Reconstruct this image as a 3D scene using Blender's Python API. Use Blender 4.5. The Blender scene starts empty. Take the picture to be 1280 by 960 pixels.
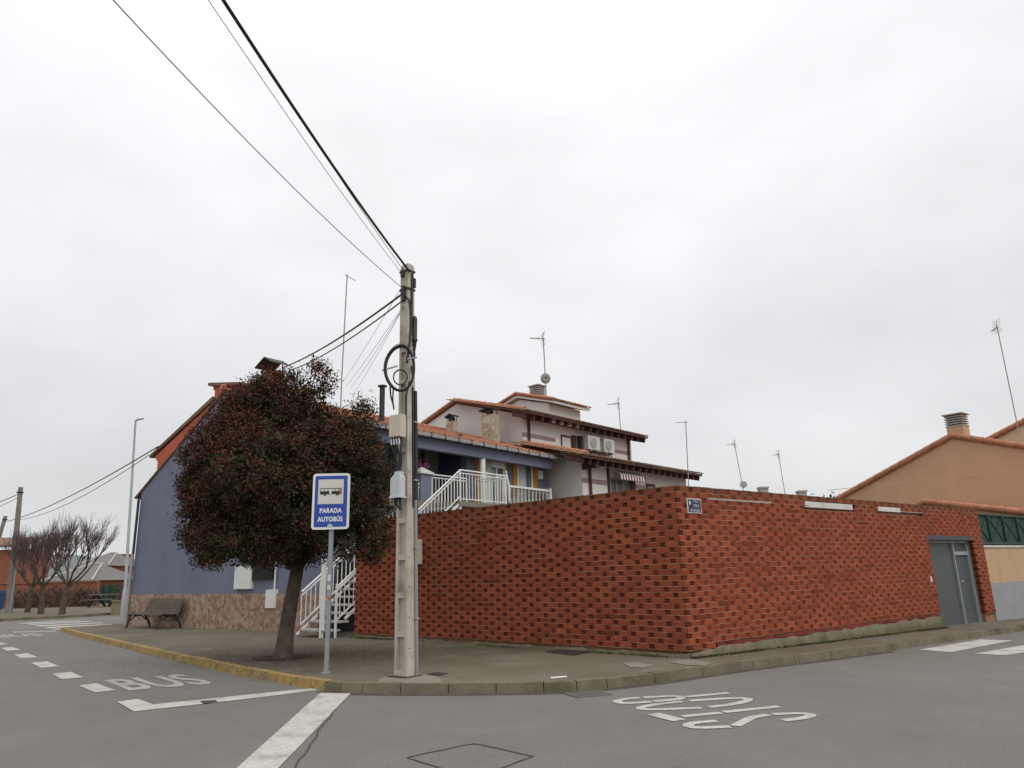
import bpy, math, random
from mathutils import Vector as V, Matrix
random.seed(7)
sc = bpy.context.scene
COL = sc.collection
# ------------------------------------------------------------------ camera
F = 900.0; TH = math.atan(236/F); PH = math.atan(0.028); H = 1.5
fw = V((0, math.cos(TH), math.sin(TH))); up = V((0, -math.sin(TH), math.cos(TH))); rt = V((1, 0, 0))
xc = math.cos(PH)*rt - math.sin(PH)*up; yc = math.sin(PH)*rt + math.cos(PH)*up
CAM = V((0, 0, H))
cd = bpy.data.cameras.new('camera'); co = bpy.data.objects.new('camera', cd); COL.objects.link(co)
cd.sensor_width = 36; cd.lens = 36*F/1280; cd.clip_end = 6000; cd.clip_start = 0.05
m = Matrix((xc, yc, -fw)).transposed().to_4x4(); m.translation = CAM; co.matrix_world = m
sc.camera = co

# ------------------------------------------------------------------ measuring helpers
def ray(px, py): return fw + xc*((px-640)/F) + yc*((480-py)/F)
CR = V((2.71, 12.2, 0)); DR = V((.778, .628, 0)).normalized(); DN = V((-DR.y, DR.x, 0))
DL = V((-.743, .668, 0)).normalized(); LN = V((-DL.y, DL.x, 0))   # LN points to the street side (left/front)
def gz(x, y):
    s = (x-CR.x)*DR.x + (y-CR.y)*DR.y
    return -0.0165*min(60, max(0, s))
def GP(px, py, z=0.0):
    d = ray(px, py); zz = z
    for _ in range(12):
        p = CAM + d*((zz-H)/d.z); zz = z + gz(p.x, p.y)
    return p
def PP(px, py, p, n):
    d = ray(px, py); n = V(n); return CAM + d*((V(p)-CAM).dot(n)/d.dot(n))
def AY(px, py, Y): d = ray(px, py); return CAM + d*(Y/d.y)
def AZ(px, py, z): d = ray(px, py); return CAM + d*((z-H)/d.z)
Z = V((0, 0, 1))

# ------------------------------------------------------------------ materials
def mat(name, col, rough=.8, var=.25, scale=3., bump=0., bscale=60., metal=0., spec=.3, attr=False, dirt=None, dscale=.8, detail=6.):
    m = bpy.data.materials.new(name); m.use_nodes = True
    nt = m.node_tree; N = nt.nodes; L = nt.links; b = N['Principled BSDF']
    b.inputs['Roughness'].default_value = rough; b.inputs['Metallic'].default_value = metal
    b.inputs['Specular IOR Level'].default_value = spec
    geo = N.new('ShaderNodeNewGeometry')
    nz = N.new('ShaderNodeTexNoise'); nz.inputs['Scale'].default_value = scale; nz.inputs['Detail'].default_value = detail; nz.inputs['Roughness'].default_value = .65
    L.new(geo.outputs['Position'], nz.inputs['Vector'])
    mr = N.new('ShaderNodeMapRange'); mr.inputs['From Min'].default_value = .25; mr.inputs['From Max'].default_value = .75
    mr.inputs['To Min'].default_value = 1-var; mr.inputs['To Max'].default_value = 1+var
    L.new(nz.outputs['Fac'], mr.inputs['Value'])
    mul = N.new('ShaderNodeVectorMath'); mul.operation = 'SCALE'
    if attr:
        a = N.new('ShaderNodeAttribute'); a.attribute_name = 'Col'; L.new(a.outputs['Color'], mul.inputs[0])
    else: mul.inputs[0].default_value = col[:3]
    L.new(mr.outputs['Result'], mul.inputs['Scale'])
    out = mul.outputs[0]
    if dirt:
        dz = N.new('ShaderNodeTexNoise'); dz.inputs['Scale'].default_value = dscale; dz.inputs['Detail'].default_value = 8; dz.inputs['Roughness'].default_value = .7
        L.new(geo.outputs['Position'], dz.inputs['Vector'])
        dr = N.new('ShaderNodeMapRange'); dr.inputs['From Min'].default_value = .48; dr.inputs['From Max'].default_value = .66; dr.inputs['To Max'].default_value = dirt[3]
        L.new(dz.outputs['Fac'], dr.inputs['Value'])
        mx = N.new('ShaderNodeMix'); mx.data_type = 'RGBA'
        L.new(dr.outputs['Result'], mx.inputs['Factor']); L.new(out, mx.inputs['A']); mx.inputs['B'].default_value = (*dirt[:3], 1)
        out = mx.outputs['Result']
    L.new(out, b.inputs['Base Color'])
    if bump:
        bz = N.new('ShaderNodeTexNoise'); bz.inputs['Scale'].default_value = bscale; bz.inputs['Detail'].default_value = 4
        L.new(geo.outputs['Position'], bz.inputs['Vector'])
        bp = N.new('ShaderNodeBump'); bp.inputs['Strength'].default_value = bump; bp.inputs['Distance'].default_value = .02
        L.new(bz.outputs['Fac'], bp.inputs['Height']); L.new(bp.outputs['Normal'], b.inputs['Normal'])
    m['out'] = 1
    return m
def nodes(m): return m.node_tree.nodes, m.node_tree.links
def base_in(m):
    b = m.node_tree.nodes['Principled BSDF']; return b.inputs['Base Color']
def overlay(m, fac_out, colr):
    N, L = nodes(m); bi = base_in(m); src = bi.links[0].from_socket
    mx = N.new('ShaderNodeMix'); mx.data_type = 'RGBA'
    L.new(fac_out, mx.inputs['Factor']); L.new(src, mx.inputs['A']); mx.inputs['B'].default_value = (*colr, 1)
    L.new(mx.outputs['Result'], bi)
def noise_mask(m, scale, lo, hi, amount, detail=6, stretch=None):
    N, L = nodes(m); geo = N.new('ShaderNodeNewGeometry'); nz = N.new('ShaderNodeTexNoise')
    nz.inputs['Scale'].default_value = scale; nz.inputs['Detail'].default_value = detail; nz.inputs['Roughness'].default_value = .7
    src = geo.outputs['Position']
    if stretch:
        mp = N.new('ShaderNodeMapping'); mp.inputs['Scale'].default_value = stretch; L.new(src, mp.inputs['Vector']); src = mp.outputs['Vector']
    L.new(src, nz.inputs['Vector'])
    r = N.new('ShaderNodeMapRange'); r.inputs['From Min'].default_value = lo; r.inputs['From Max'].default_value = hi; r.inputs['To Max'].default_value = amount
    L.new(nz.outputs['Fac'], r.inputs['Value']); return r.outputs['Result']
def zmask(m, z0, z1, amount, nscale=2., nz_amt=.25):
    """mask running from `amount` at height z0 to 0 at z1, with a ragged edge (a stain with its own outline)"""
    N, L = nodes(m); geo = N.new('ShaderNodeNewGeometry'); sp = N.new('ShaderNodeSeparateXYZ'); L.new(geo.outputs['Position'], sp.inputs[0])
    nz = N.new('ShaderNodeTexNoise'); nz.inputs['Scale'].default_value = nscale; nz.inputs['Detail'].default_value = 6; L.new(geo.outputs['Position'], nz.inputs['Vector'])
    ad = N.new('ShaderNodeMath'); ad.operation = 'MULTIPLY_ADD'; L.new(nz.outputs['Fac'], ad.inputs[0]); ad.inputs[1].default_value = nz_amt*2; L.new(sp.outputs['Z'], ad.inputs[2])
    r = N.new('ShaderNodeMapRange'); r.inputs['From Min'].default_value = z0+nz_amt; r.inputs['From Max'].default_value = z1+nz_amt
    r.inputs['To Min'].default_value = amount; r.inputs['To Max'].default_value = 0; L.new(ad.outputs[0], r.inputs['Value']); return r.outputs['Result']

M = {}
M['asphalt'] = mat('asphalt', (.172, .158, .143), .88, .10, 1.2, .55, 140, spec=.25, detail=10)
overlay(M['asphalt'], noise_mask(M['asphalt'], .35, .45, .68, .35, 8), (.115, .108, .098))
overlay(M['asphalt'], noise_mask(M['asphalt'], .9, .60, .66, .30, 10), (.12, .108, .094))
overlay(M['asphalt'], noise_mask(M['asphalt'], .5, .52, .75, .45, 5, (.9, .25, 1)), (.215, .196, .175))
overlay(M['asphalt'], noise_mask(M['asphalt'], 48, .54, .72, .60, 3), (.33, .305, .27))
overlay(M['asphalt'], noise_mask(M['asphalt'], 37, .56, .70, .65, 3), (.07, .062, .053))
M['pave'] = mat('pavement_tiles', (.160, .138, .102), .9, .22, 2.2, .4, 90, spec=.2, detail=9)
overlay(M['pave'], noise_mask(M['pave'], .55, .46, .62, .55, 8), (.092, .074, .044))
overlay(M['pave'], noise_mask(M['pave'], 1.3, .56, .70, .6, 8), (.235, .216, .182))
def tile_grid(m, size, ang, colr, amount):
    N, L = nodes(m); geo = N.new('ShaderNodeNewGeometry'); mp = N.new('ShaderNodeMapping'); mp.vector_type = 'TEXTURE'; mp.inputs['Rotation'].default_value = (0, 0, ang)
    L.new(geo.outputs['Position'], mp.inputs['Vector']); bk = N.new('ShaderNodeTexBrick'); bk.offset = 0
    bk.inputs['Scale'].default_value = 1/size; bk.inputs['Mortar Size'].default_value = .03; bk.inputs['Brick Width'].default_value = 1; bk.inputs['Row Height'].default_value = 1
    bk.inputs['Color1'].default_value = (0, 0, 0, 1); bk.inputs['Color2'].default_value = (0, 0, 0, 1); bk.inputs['Mortar'].default_value = (1, 1, 1, 1)
    L.new(mp.outputs[0], bk.inputs['Vector']); mu = N.new('ShaderNodeMath'); mu.operation = 'MULTIPLY'; mu.inputs[1].default_value = amount
    L.new(bk.outputs['Color'], mu.inputs[0]); overlay(m, mu.outputs[0], colr)
tile_grid(M['pave'], .2, .73, (.055, .050, .032), .8)
M['cement'] = mat('cement_patch', (.205, .185, .15), .9, .15, 3, .3, 80)
M['soil'] = mat('soil', (.045, .033, .022), .95, .4, 6, .6, 40)
M['kerb'] = mat('kerb_concrete', (.155, .132, .092), .9, .25, 4, .5, 40, dirt=(.075, .066, .036, .9), dscale=1.4)
M['kerb_yellow'] = mat('kerb_yellow_paint', (.34, .225, .07), .8, .18, 5, .5, 40, dirt=(.16, .13, .085, 1.0), dscale=2.2)
overlay(M['kerb_yellow'], noise_mask(M['kerb_yellow'], 9, .52, .60, .85, 5), (.15, .125, .085))
M['paint'] = mat('worn_road_paint', (.49, .47, .43), .8, .10, 4, .3, 120, dirt=(.25, .235, .21, .8), dscale=2.5)
overlay(M['paint'], noise_mask(M['paint'], 38, .53, .62, .65, 4), (.20, .19, .17))
M['paint_old'] = mat('faded_road_paint', (.40, .385, .35), .8, .10, 4, .3, 120, dirt=(.22, .21, .19, .8), dscale=2.0)
overlay(M['paint_old'], noise_mask(M['paint_old'], 38, .50, .60, .75, 4), (.17, .162, .15))
M['crack'] = mat('tar_crack', (.062, .056, .05), .7)
M['iron'] = mat('dark_iron', (.05, .047, .045), .6, .3, 8, .3, 60, metal=.4)
M['brick'] = mat('brick_faces', (.3, .1, .06), .92, .14, 14, .35, 70, attr=True, spec=.08)
overlay(M['brick'], zmask(M['brick'], 2.95, 2.62, .55, 2.2, .2), (.085, .07, .04))
overlay(M['brick'], noise_mask(M['brick'], .45, .54, .72, .32, 5, (1, 1, .5)), (.13, .047, .033))
overlay(M['brick'], noise_mask(M['brick'], 1.1, .56, .74, .26, 7, (2.2, 2.2, .22)), (.10, .040, .030))
overlay(M['brick'], noise_mask(M['brick'], 1.9, .64, .76, .30, 8), (.33, .19, .14))
M['mortar'] = mat('mortar', (.31, .165, .10), .95, .2, 5, .4, 60, dirt=(.19, .085, .05, .9), dscale=.9, spec=.1)
M['plinth'] = mat('plinth_concrete', (.21, .175, .12), .92, .25, 3, .6, 30, dirt=(.10, .095, .04, .8), dscale=1.6)
overlay(M['plinth'], zmask(M['plinth'], .02, .20, .85, 3, .12), (.085, .085, .028))
M['white_strip'] = mat('white_plaster', (.60, .58, .53), .85, .15, 6, .2, 50, dirt=(.35, .32, .27, .6), dscale=3)
M['blue'] = mat('blue_render', (.162, .174, .236), .88, .10, 1.5, .45, 45, dirt=(.125, .138, .20, .7), dscale=.5)
overlay(M['blue'], noise_mask(M['blue'], 1.2, .55, .75, .35, 6, (3, 3, .25)), (.118, .13, .185))
M['navy'] = mat('shaded_blue_render', (.055, .062, .125), .85, .1, 2, .2, 40)  # blue render with the loggia's shade painted into the colour
M['orange'] = mat('ochre_surround', (.36, .185, .04), .8, .12, 4, .1, 40)
M['red'] = mat('red_render', (.47, .105, .06), .85, .10, 2, .2, 40)
M['white_wall'] = mat('white_render', (.72, .685, .655), .88, .06, 1.2, .25, 50, dirt=(.64, .605, .58, .6), dscale=.4)
overlay(M['white_wall'], noise_mask(M['white_wall'], 1.0, .58, .78, .35, 6, (4, 4, .2)), (.55, .53, .51))
M['band'] = mat('mauve_band', (.32, .225, .215), .85, .08, 3)
M['brown'] = mat('stained_timber', (.085, .038, .030), .7, .25, 6, .2, 40)
M['tile'] = mat('clay_tiles', (.40, .165, .095), .85, .30, 5, .3, 50, dirt=(.24, .13, .08, .8), dscale=2.0)
overlay(M['tile'], noise_mask(M['tile'], 6, .6, .72, .5, 5), (.47, .33, .22))
M['tile_old'] = mat('weathered_clay_tiles', (.20, .105, .065), .88, .35, 5, .3, 50, dirt=(.10, .09, .05, .8), dscale=2)
M['white_metal'] = mat('white_painted_steel', (.72, .71, .69), .45, .05, 6, spec=.5)
M['white_frame'] = mat('white_window_frame', (.70, .69, .67), .5, .05, 6)
M['gutter'] = mat('grey_gutter', (.36, .35, .345), .6, .1, 3)
M['glass'] = mat('window_glass', (.10, .125, .14), .08, .3, 1.5, spec=.8)
M['curtain'] = mat('net_curtain', (.42, .44, .45), .9, .15, 5)
M['grey_door'] = mat('grey_door_paint', (.22, .23, .245), .5, .06, 2)
M['concrete'] = mat('pole_concrete', (.46, .425, .355), .9, .16, 3.5, .4, 60, dirt=(.22, .19, .14, .7), dscale=1.8)
overlay(M['concrete'], noise_mask(M['concrete'], 1.4, .56, .70, .6, 6, (6, 6, .6)), (.40, .25, .13))
M['bal'] = mat('baluster_concrete', (.42, .41, .39), .85, .18, 4, .2, 60)
M['cable'] = mat('black_cable', (.022, .022, .024), .55, .2, 10, spec=.4)
M['cable_grey'] = mat('grey_cable', (.18, .18, .185), .6, .2, 10)
M['galv'] = mat('galvanised_steel', (.33, .345, .355), .5, .12, 5, metal=.35, spec=.5)
M['conduit'] = mat('dull_conduit', (.25, .255, .26), .6, .12, 5)
M['post'] = mat('grey_post_paint', (.24, .265, .28), .5, .10, 4, spec=.5)
M['box_cream'] = mat('cream_plastic', (.52, .47, .37), .6, .08, 4, spec=.4)
M['box_grey'] = mat('grey_plastic', (.50, .52, .52), .5, .06, 4, spec=.4)
M['white_box'] = mat('white_cabinet', (.66, .66, .64), .5, .06, 4, spec=.4)
M['sign_blue'] = mat('sign_blue', (.018, .060, .33), .45, .06, 3, spec=.5)
M['sign_navy'] = mat('sign_navy', (.014, .020, .085), .35, .06, 3, spec=.5)
M['sign_white'] = mat('sign_white', (.72, .72, .70), .5, .05, 3, spec=.5)
M['sign_grey'] = mat('sign_pale', (.58, .57, .53), .5, .05, 3, spec=.5)
M['sign_dark'] = mat('sign_black', (.03, .028, .03), .5)
M['sign_red'] = mat('sign_red', (.42, .10, .05), .5)
M['wood'] = mat('weathered_slats', (.150, .120, .098), .8, .25, 8, .2, 50)
M['bark'] = mat('bark', (.085, .062, .048), .95, .4, 7, .9, 22, dirt=(.14, .12, .10, .6), dscale=3)
M['twig'] = mat('bare_twigs', (.10, .068, .066), .95, .3, 6)
M['leaf'] = mat('photinia_leaves', (.05, .05, .03), .7, .25, 30, attr=True, spec=.12)
M['beige'] = mat('beige_render', (.52, .315, .195), .88, .06, 1.0, .25, 45, dirt=(.48, .28, .17, .6), dscale=.35)
overlay(M['beige'], noise_mask(M['beige'], 1.1, .54, .78, .35, 6, (3, 3, .2)), (.40, .235, .14))
M['cream'] = mat('cream_render', (.56, .42, .27), .88, .08, 1.2, .3, 45)
M['yard_wall'] = mat('yellow_beige_render', (.50, .335, .195), .88, .08, 1.2, .3, 45, dirt=(.36, .24, .15, .6), dscale=1.2)
overlay(M['yard_wall'], noise_mask(M['yard_wall'], 1.6, .56, .72, .6, 6, (4, 4, .25)), (.27, .185, .12))
overlay(M['gate'], noise_mask(M['gate'], 1.4, .5, .75, .4, 6, (4, 4, .3)), (.11, .115, .112)) if 'gate' in M else None
M['grey_base'] = mat('grey_render_base', (.285, .29, .30), .9, .10, 2, .5, 40)
M['green_metal'] = mat('dark_green_lattice', (.026, .066, .048), .6, .2, 4)
M['green_sheet'] = mat('dark_green_sheet', (.022, .058, .043), .7, .25, 4)
M['gate'] = mat('grey_gate_paint', (.072, .081, .083), .5, .12, 2, spec=.4)
M['gate_frame'] = mat('pale_gate_frame', (.29, .30, .31), .5, .08, 3, spec=.4)
M['lintel'] = mat('dark_lintel', (.075, .072, .085), .7, .1, 3)
M['far_brick'] = mat('far_brickwork', (.23, .088, .05), .9, .22, 3, 0)
M['far_brick2'] = mat('far_brown_brick', (.26, .115, .065), .9, .3, 2)
M['far_roof'] = mat('grey_slate_roof', (.17, .16, .155), .9, .2, 2)
M['far_tile'] = mat('brown_tile_roof', (.20, .115, .085), .9, .25, 2)
M['hedge'] = mat('dry_brush', (.105, .075, .055), .95, .4, 3)
M['hill'] = mat('distant_hill_scrub', (.13, .15, .145), .95, .25, .02)
M['bin'] = mat('blue_plastic', (.025, .075, .19), .5)
M['planter'] = mat('mossy_stone', (.20, .185, .095), .9, .3, 4)
M['pink'] = mat('pink_flowers', (.5, .15, .28), .8, .3, 30)
M['terracotta'] = mat('terracotta_pot', (.22, .07, .055), .8)
M['dish'] = mat('dish_grey_green', (.27, .29, .26), .6, .1, 4)
M['alu'] = mat('aerial_aluminium', (.28, .28, .285), .5, metal=.4)
M['louvre'] = mat('concrete_louvre', (.34, .315, .29), .9, .12, 5, .2, 40)
M['ac'] = mat('ac_casing', (.52, .50, .465), .6, .06, 5)
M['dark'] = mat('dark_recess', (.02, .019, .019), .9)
M['awning_w'] = mat('awning_white', (.62, .58, .55), .9, .1, 6)
M['awning_r'] = mat('awning_brown', (.15, .055, .045), .9, .1, 6)
M['leaf_litter'] = mat('leaf_litter', (.075, .045, .028), .95, .5, 25)
M['iron2'] = mat('worn_grating', (.17, .155, .14), .7, .3, 8)
M['old_pole'] = mat('grimy_pole_concrete', (.20, .175, .16), .9, .2, 2)
M['plinth2'] = mat('pale_mortar_repair', (.34, .31, .24), .9, .3, 5)
M['moss'] = mat('moss', (.062, .064, .022), .95, .4, 20)
# natural stone cladding: irregular stones with pale joints
def stone(name, c1, c2, c3, scale, joint, jw=.05):
    m = mat(name, c1, .9, .25, 9, .5, 35); N, L = nodes(m)
    geo = N.new('ShaderNodeNewGeometry'); vo = N.new('ShaderNodeTexVoronoi'); vo.inputs['Scale'].default_value = scale
    wn = N.new('ShaderNodeTexNoise'); wn.inputs['Scale'].default_value = 3; L.new(geo.outputs['Position'], wn.inputs['Vector'])
    ad = N.new('ShaderNodeMix'); ad.data_type = 'VECTOR'; ad.inputs['Factor'].default_value = .12
    L.new(geo.outputs['Position'], ad.inputs['A']); L.new(wn.outputs['Color'], ad.inputs['B']); L.new(ad.outputs['Result'], vo.inputs['Vector'])
    sx = N.new('ShaderNodeSeparateColor'); L.new(vo.outputs['Color'], sx.inputs[0])
    cr = N.new('ShaderNodeValToRGB'); e = cr.color_ramp.elements; e[0].color = (*c1, 1); e[1].color = (*c3, 1); e[0].position = .1; e[1].position = .92
    k = e.new(.5); k.color = (*c2, 1); cr.color_ramp.interpolation = 'LINEAR'; L.new(sx.outputs[0], cr.inputs[0])
    bi = base_in(m); old = bi.links[0].from_socket
    mx = N.new('ShaderNodeMix'); mx.data_type = 'RGBA'; mx.inputs['Factor'].default_value = .82; L.new(old, mx.inputs['A']); L.new(cr.outputs[0], mx.inputs['B']); L.new(mx.outputs['Result'], bi)
    v2 = N.new('ShaderNodeTexVoronoi'); v2.feature = 'DISTANCE_TO_EDGE'; v2.inputs['Scale'].default_value = scale; L.new(ad.outputs['Result'], v2.inputs['Vector'])
    r = N.new('ShaderNodeMapRange'); r.inputs['From Min'].default_value = 0; r.inputs['From Max'].default_value = jw; r.inputs['To Min'].default_value = .75; r.inputs['To Max'].default_value = 0
    L.new(v2.outputs[0], r.inputs['Value']); overlay(m, r.outputs['Result'], joint)
    return m
M['stone'] = stone('crazy_stone_cladding', (.225, .118, .09), (.285, .185, .14), (.39, .31, .235), 8.0, (.36, .28, .21), .11)
M['stone_ch'] = stone('chimney_stone_cladding', (.33, .27, .19), (.42, .35, .26), (.50, .45, .37), 5.0, (.17, .13, .095), .07)

# ------------------------------------------------------------------ mesh builder and object helpers
def tag(o, label=None, cat=None, group=None, kind=None):
    if label: o['label'] = label
    if cat: o['category'] = cat
    if group: o['group'] = group
    if kind: o['kind'] = kind
    return o
def thing(name, loc, label, cat, group=None):
    o = bpy.data.objects.new(name, None); COL.objects.link(o); o.location = loc; o.empty_display_size = .2
    return tag(o, label, cat, group)
def root_of(o):
    while o.parent: o = o.parent
    return o
class MB:
    def __init__(s): s.v = []; s.f = []; s.c = []; s.sm = []; s.col = None
    def add(s, vs, fs, smooth=False):
        n = len(s.v); s.v += [tuple(p) for p in vs]
        for f in fs: s.f.append(tuple(n+i for i in f)); s.sm.append(smooth); s.c.append(s.col)
        return s
    def quad(s, a, b, c, d): return s.add([a, b, c, d], [(0, 1, 2, 3)])
    def hexa(s, P):   # 4 bottom, 4 top
        return s.add(P, [(3, 2, 1, 0), (4, 5, 6, 7), (0, 1, 5, 4), (1, 2, 6, 5), (2, 3, 7, 6), (3, 0, 4, 7)])
    def box(s, o, u, v, w):  # corner o with three edge vectors
        o, u, v, w = V(o), V(u), V(v), V(w); return s.hexa([o, o+u, o+u+v, o+v, o+w, o+u+w, o+u+v+w, o+v+w])
    def cbox(s, c, u, v, w): c = V(c); return s.box(c-V(u)/2-V(v)/2-V(w)/2, u, v, w)
    def bar(s, a, b, w, h=None, side=None):
        a, b = V(a), V(b); d = (b-a).normalized(); h = h or w
        r = V(side).normalized() if side else d.cross(Z)
        if r.length < 1e-4: r = V((1, 0, 0))
        r = (r - d*r.dot(d)).normalized(); t = r.cross(d).normalized()
        return s.box(a - r*w/2 - t*h/2, r*w, t*h, b-a)
    def prism(s, pts, ext):
        n = len(pts); ext = V(ext); P = [V(p) for p in pts] + [V(p)+ext for p in pts]
        return s.add(P, [tuple(range(n))[::-1], tuple(range(n, 2*n))] + [(i, (i+1) % n, n+(i+1) % n, n+i) for i in range(n)])
    def tube(s, pts, r, n=8, caps=True, smooth=True):
        pts = [V(p) for p in pts]; k = len(pts); rs = r if isinstance(r, (list, tuple)) else [r]*k
        vs = []; prev = None
        for i, p in enumerate(pts):
            d = (pts[min(i+1, k-1)] - pts[max(i-1, 0)]).normalized()
            if prev is None:
                a = d.cross(Z)
                if a.length < 1e-3: a = d.cross(V((1, 0, 0)))
                a.normalize()
            else: a = (prev - d*prev.dot(d)).normalized()
            prev = a; b = d.cross(a)
            for j in range(n):
                t = 2*math.pi*j/n; vs.append(p + (a*math.cos(t)+b*math.sin(t))*rs[i])
        fs = [(i*n+j, i*n+(j+1) % n, (i+1)*n+(j+1) % n, (i+1)*n+j) for i in range(k-1) for j in range(n)]
        s.add(vs, fs, smooth)
        if caps: s.add(vs[:n], [tuple(range(n))[::-1]]); s.add(vs[-n:], [tuple(range(n))])
        return s
    def lathe(s, o, prof, n=14, axis=None):
        o = V(o); ax = V(axis).normalized() if axis else Z; a = ax.cross(V((0, 1, 0)) if abs(ax.y) < .9 else V((1, 0, 0))).normalized(); b = ax.cross(a)
        vs = [o + ax*h + (a*math.cos(2*math.pi*j/n)+b*math.sin(2*math.pi*j/n))*r for r, h in prof for j in range(n)]
        k = len(prof); s.add(vs, [(i*n+j, i*n+(j+1) % n, (i+1)*n+(j+1) % n, (i+1)*n+j) for i in range(k-1) for j in range(n)], True)
        s.add(vs[:n], [tuple(range(n))[::-1]]); s.add(vs[-n:], [tuple(range(n))]); return s
    def build(s, name, m, parent=None, loc=None):
        me = bpy.data.meshes.new(name)
        if parent is not None: o0 = root_of(parent).location.copy()
        elif loc is not None: o0 = V(loc)
        else:
            xs = [p[0] for p in s.v]; ys = [p[1] for p in s.v]; zs = [p[2] for p in s.v]
            o0 = V(((min(xs)+max(xs))/2, (min(ys)+max(ys))/2, min(zs)))
        me.from_pydata([(p[0]-o0.x, p[1]-o0.y, p[2]-o0.z) for p in s.v], [], s.f)
        me.polygons.foreach_set('use_smooth', s.sm)
        if any(c is not None for c in s.c):
            at = me.attributes.new('Col', 'FLOAT_COLOR', 'CORNER'); buf = []
            for f, c in zip(s.f, s.c): buf += [*(c or (1, 1, 1)), 1]*len(f)
            at.data.foreach_set('color', buf)
        me.materials.append(m); me.update()
        o = bpy.data.objects.new(name, me); COL.objects.link(o)
        if parent is not None: o.parent = parent
        else: o.location = o0
        return o
def copy_tree(o, parent=None):
    c = o.copy(); COL.objects.link(c); c.parent = parent
    for ch in [k for k in bpy.data.objects if k.parent == o]: copy_tree(ch, c)
    return c
def struct(mb, name, m):
    return tag(mb.build(name, m, loc=(0, 0, 0)), kind='structure')
def text_mb(body, size, o, u, v, depth=.004, bold=0., align='CENTER', spacing=1.):
    cu = bpy.data.curves.new('lettering', 'FONT'); cu.body = body; cu.size = size; cu.align_x = align; cu.offset = bold; cu.space_character = spacing; cu.resolution_u = 3
    ob = bpy.data.objects.new('lettering', cu); COL.objects.link(ob)
    dg = bpy.context.evaluated_depsgraph_get(); me = bpy.data.meshes.new_from_object(ob.evaluated_get(dg))
    mb = MB(); o, u, v = V(o), V(u), V(v); n = u.cross(v).normalized()
    vs = [o + u*p.co.x + v*p.co.y + n*depth for p in me.vertices]
    mb.add(vs, [tuple(p.vertices) for p in me.polygons])
    bpy.data.objects.remove(ob); bpy.data.curves.remove(cu); bpy.data.meshes.remove(me)
    return mb

# ------------------------------------------------------------------ world and light
w = bpy.data.worlds.new('World'); sc.world = w; w.use_nodes = True
N = w.node_tree.nodes; L = w.node_tree.links; N.clear()
wo = N.new('ShaderNodeOutputWorld'); bg = N.new('ShaderNodeBackground'); sky = N.new('ShaderNodeTexSky')
SUN_EL, SUN_AZ = math.radians(48), math.radians(140)
sky.sky_type = 'NISHITA'; sky.sun_disc = False; sky.sun_elevation = SUN_EL; sky.sun_rotation = SUN_AZ
tc = N.new('ShaderNodeTexCoord'); sp = N.new('ShaderNodeSeparateXYZ'); L.new(tc.outputs['Generated'], sp.inputs[0])
mp = N.new('ShaderNodeMapping'); mp.inputs['Scale'].default_value = (1.0, 1.0, 2.0); mp.inputs['Location'].default_value = (3.1, 1.7, .4); L.new(tc.outputs['Generated'], mp.inputs['Vector'])
n1 = N.new('ShaderNodeTexNoise'); n1.inputs['Scale'].default_value = 2.3; n1.inputs['Detail'].default_value = 7; n1.inputs['Roughness'].default_value = .5; L.new(mp.outputs[0], n1.inputs['Vector'])
r1 = N.new('ShaderNodeMapRange'); r1.inputs['From Min'].default_value = .30; r1.inputs['From Max'].default_value = .72; r1.inputs['To Min'].default_value = .86; r1.inputs['To Max'].default_value = 1.08; L.new(n1.outputs['Fac'], r1.inputs['Value'])
# overcast: brighter towards the zenith
rz = N.new('ShaderNodeMapRange'); rz.inputs['From Min'].default_value = 0.0; rz.inputs['From Max'].default_value = 1.0; rz.inputs['To Min'].default_value = 7.5; rz.inputs['To Max'].default_value = 12.2; L.new(sp.outputs['Z'], rz.inputs['Value'])
rz2 = N.new('ShaderNodeMapRange'); rz2.inputs['From Min'].default_value = .68; rz2.inputs['From Max'].default_value = 1.0; rz2.inputs['To Min'].default_value = 0; rz2.inputs['To Max'].default_value = 5.0; L.new(sp.outputs['Z'], rz2.inputs['Value'])
rza = N.new('ShaderNodeMath'); L.new(rz.outputs[0], rza.inputs[0]); L.new(rz2.outputs[0], rza.inputs[1]); rz = rza
mu = N.new('ShaderNodeMath'); mu.operation = 'MULTIPLY'; L.new(r1.outputs[0], mu.inputs[0]); L.new(rz.outputs[0], mu.inputs[1])
cl = N.new('ShaderNodeVectorMath'); cl.operation = 'SCALE'; cl.inputs[0].default_value = (.995, 1.005, 1.022); L.new(mu.outputs[0], cl.inputs['Scale'])
mx = N.new('ShaderNodeMix'); mx.data_type = 'RGBA'; mx.inputs['Factor'].default_value = .96
L.new(sky.outputs[0], mx.inputs['A']); L.new(cl.outputs[0], mx.inputs['B']); L.new(mx.outputs['Result'], bg.inputs['Color'])
bg.inputs['Strength'].default_value = .1; L.new(bg.outputs[0], wo.inputs['Surface'])
sl = bpy.data.lights.new('sun', 'SUN'); sl.energy = 1.2; sl.angle = math.radians(40); sl.color = (1, .97, .92)
so = bpy.data.objects.new('sun', sl); COL.objects.link(so); so.location = (0, 0, 40)
sd = V((math.sin(SUN_AZ)*math.cos(SUN_EL), math.cos(SUN_AZ)*math.cos(SUN_EL), math.sin(SUN_EL)))
so.rotation_euler = sd.to_track_quat('Z', 'Y').to_euler()
vs_ = sc.view_settings; vs_.view_transform = 'Standard'; vs_.look = 'None'; vs_.exposure = 0; vs_.gamma = 1; vs_.use_curve_mapping = False

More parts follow.
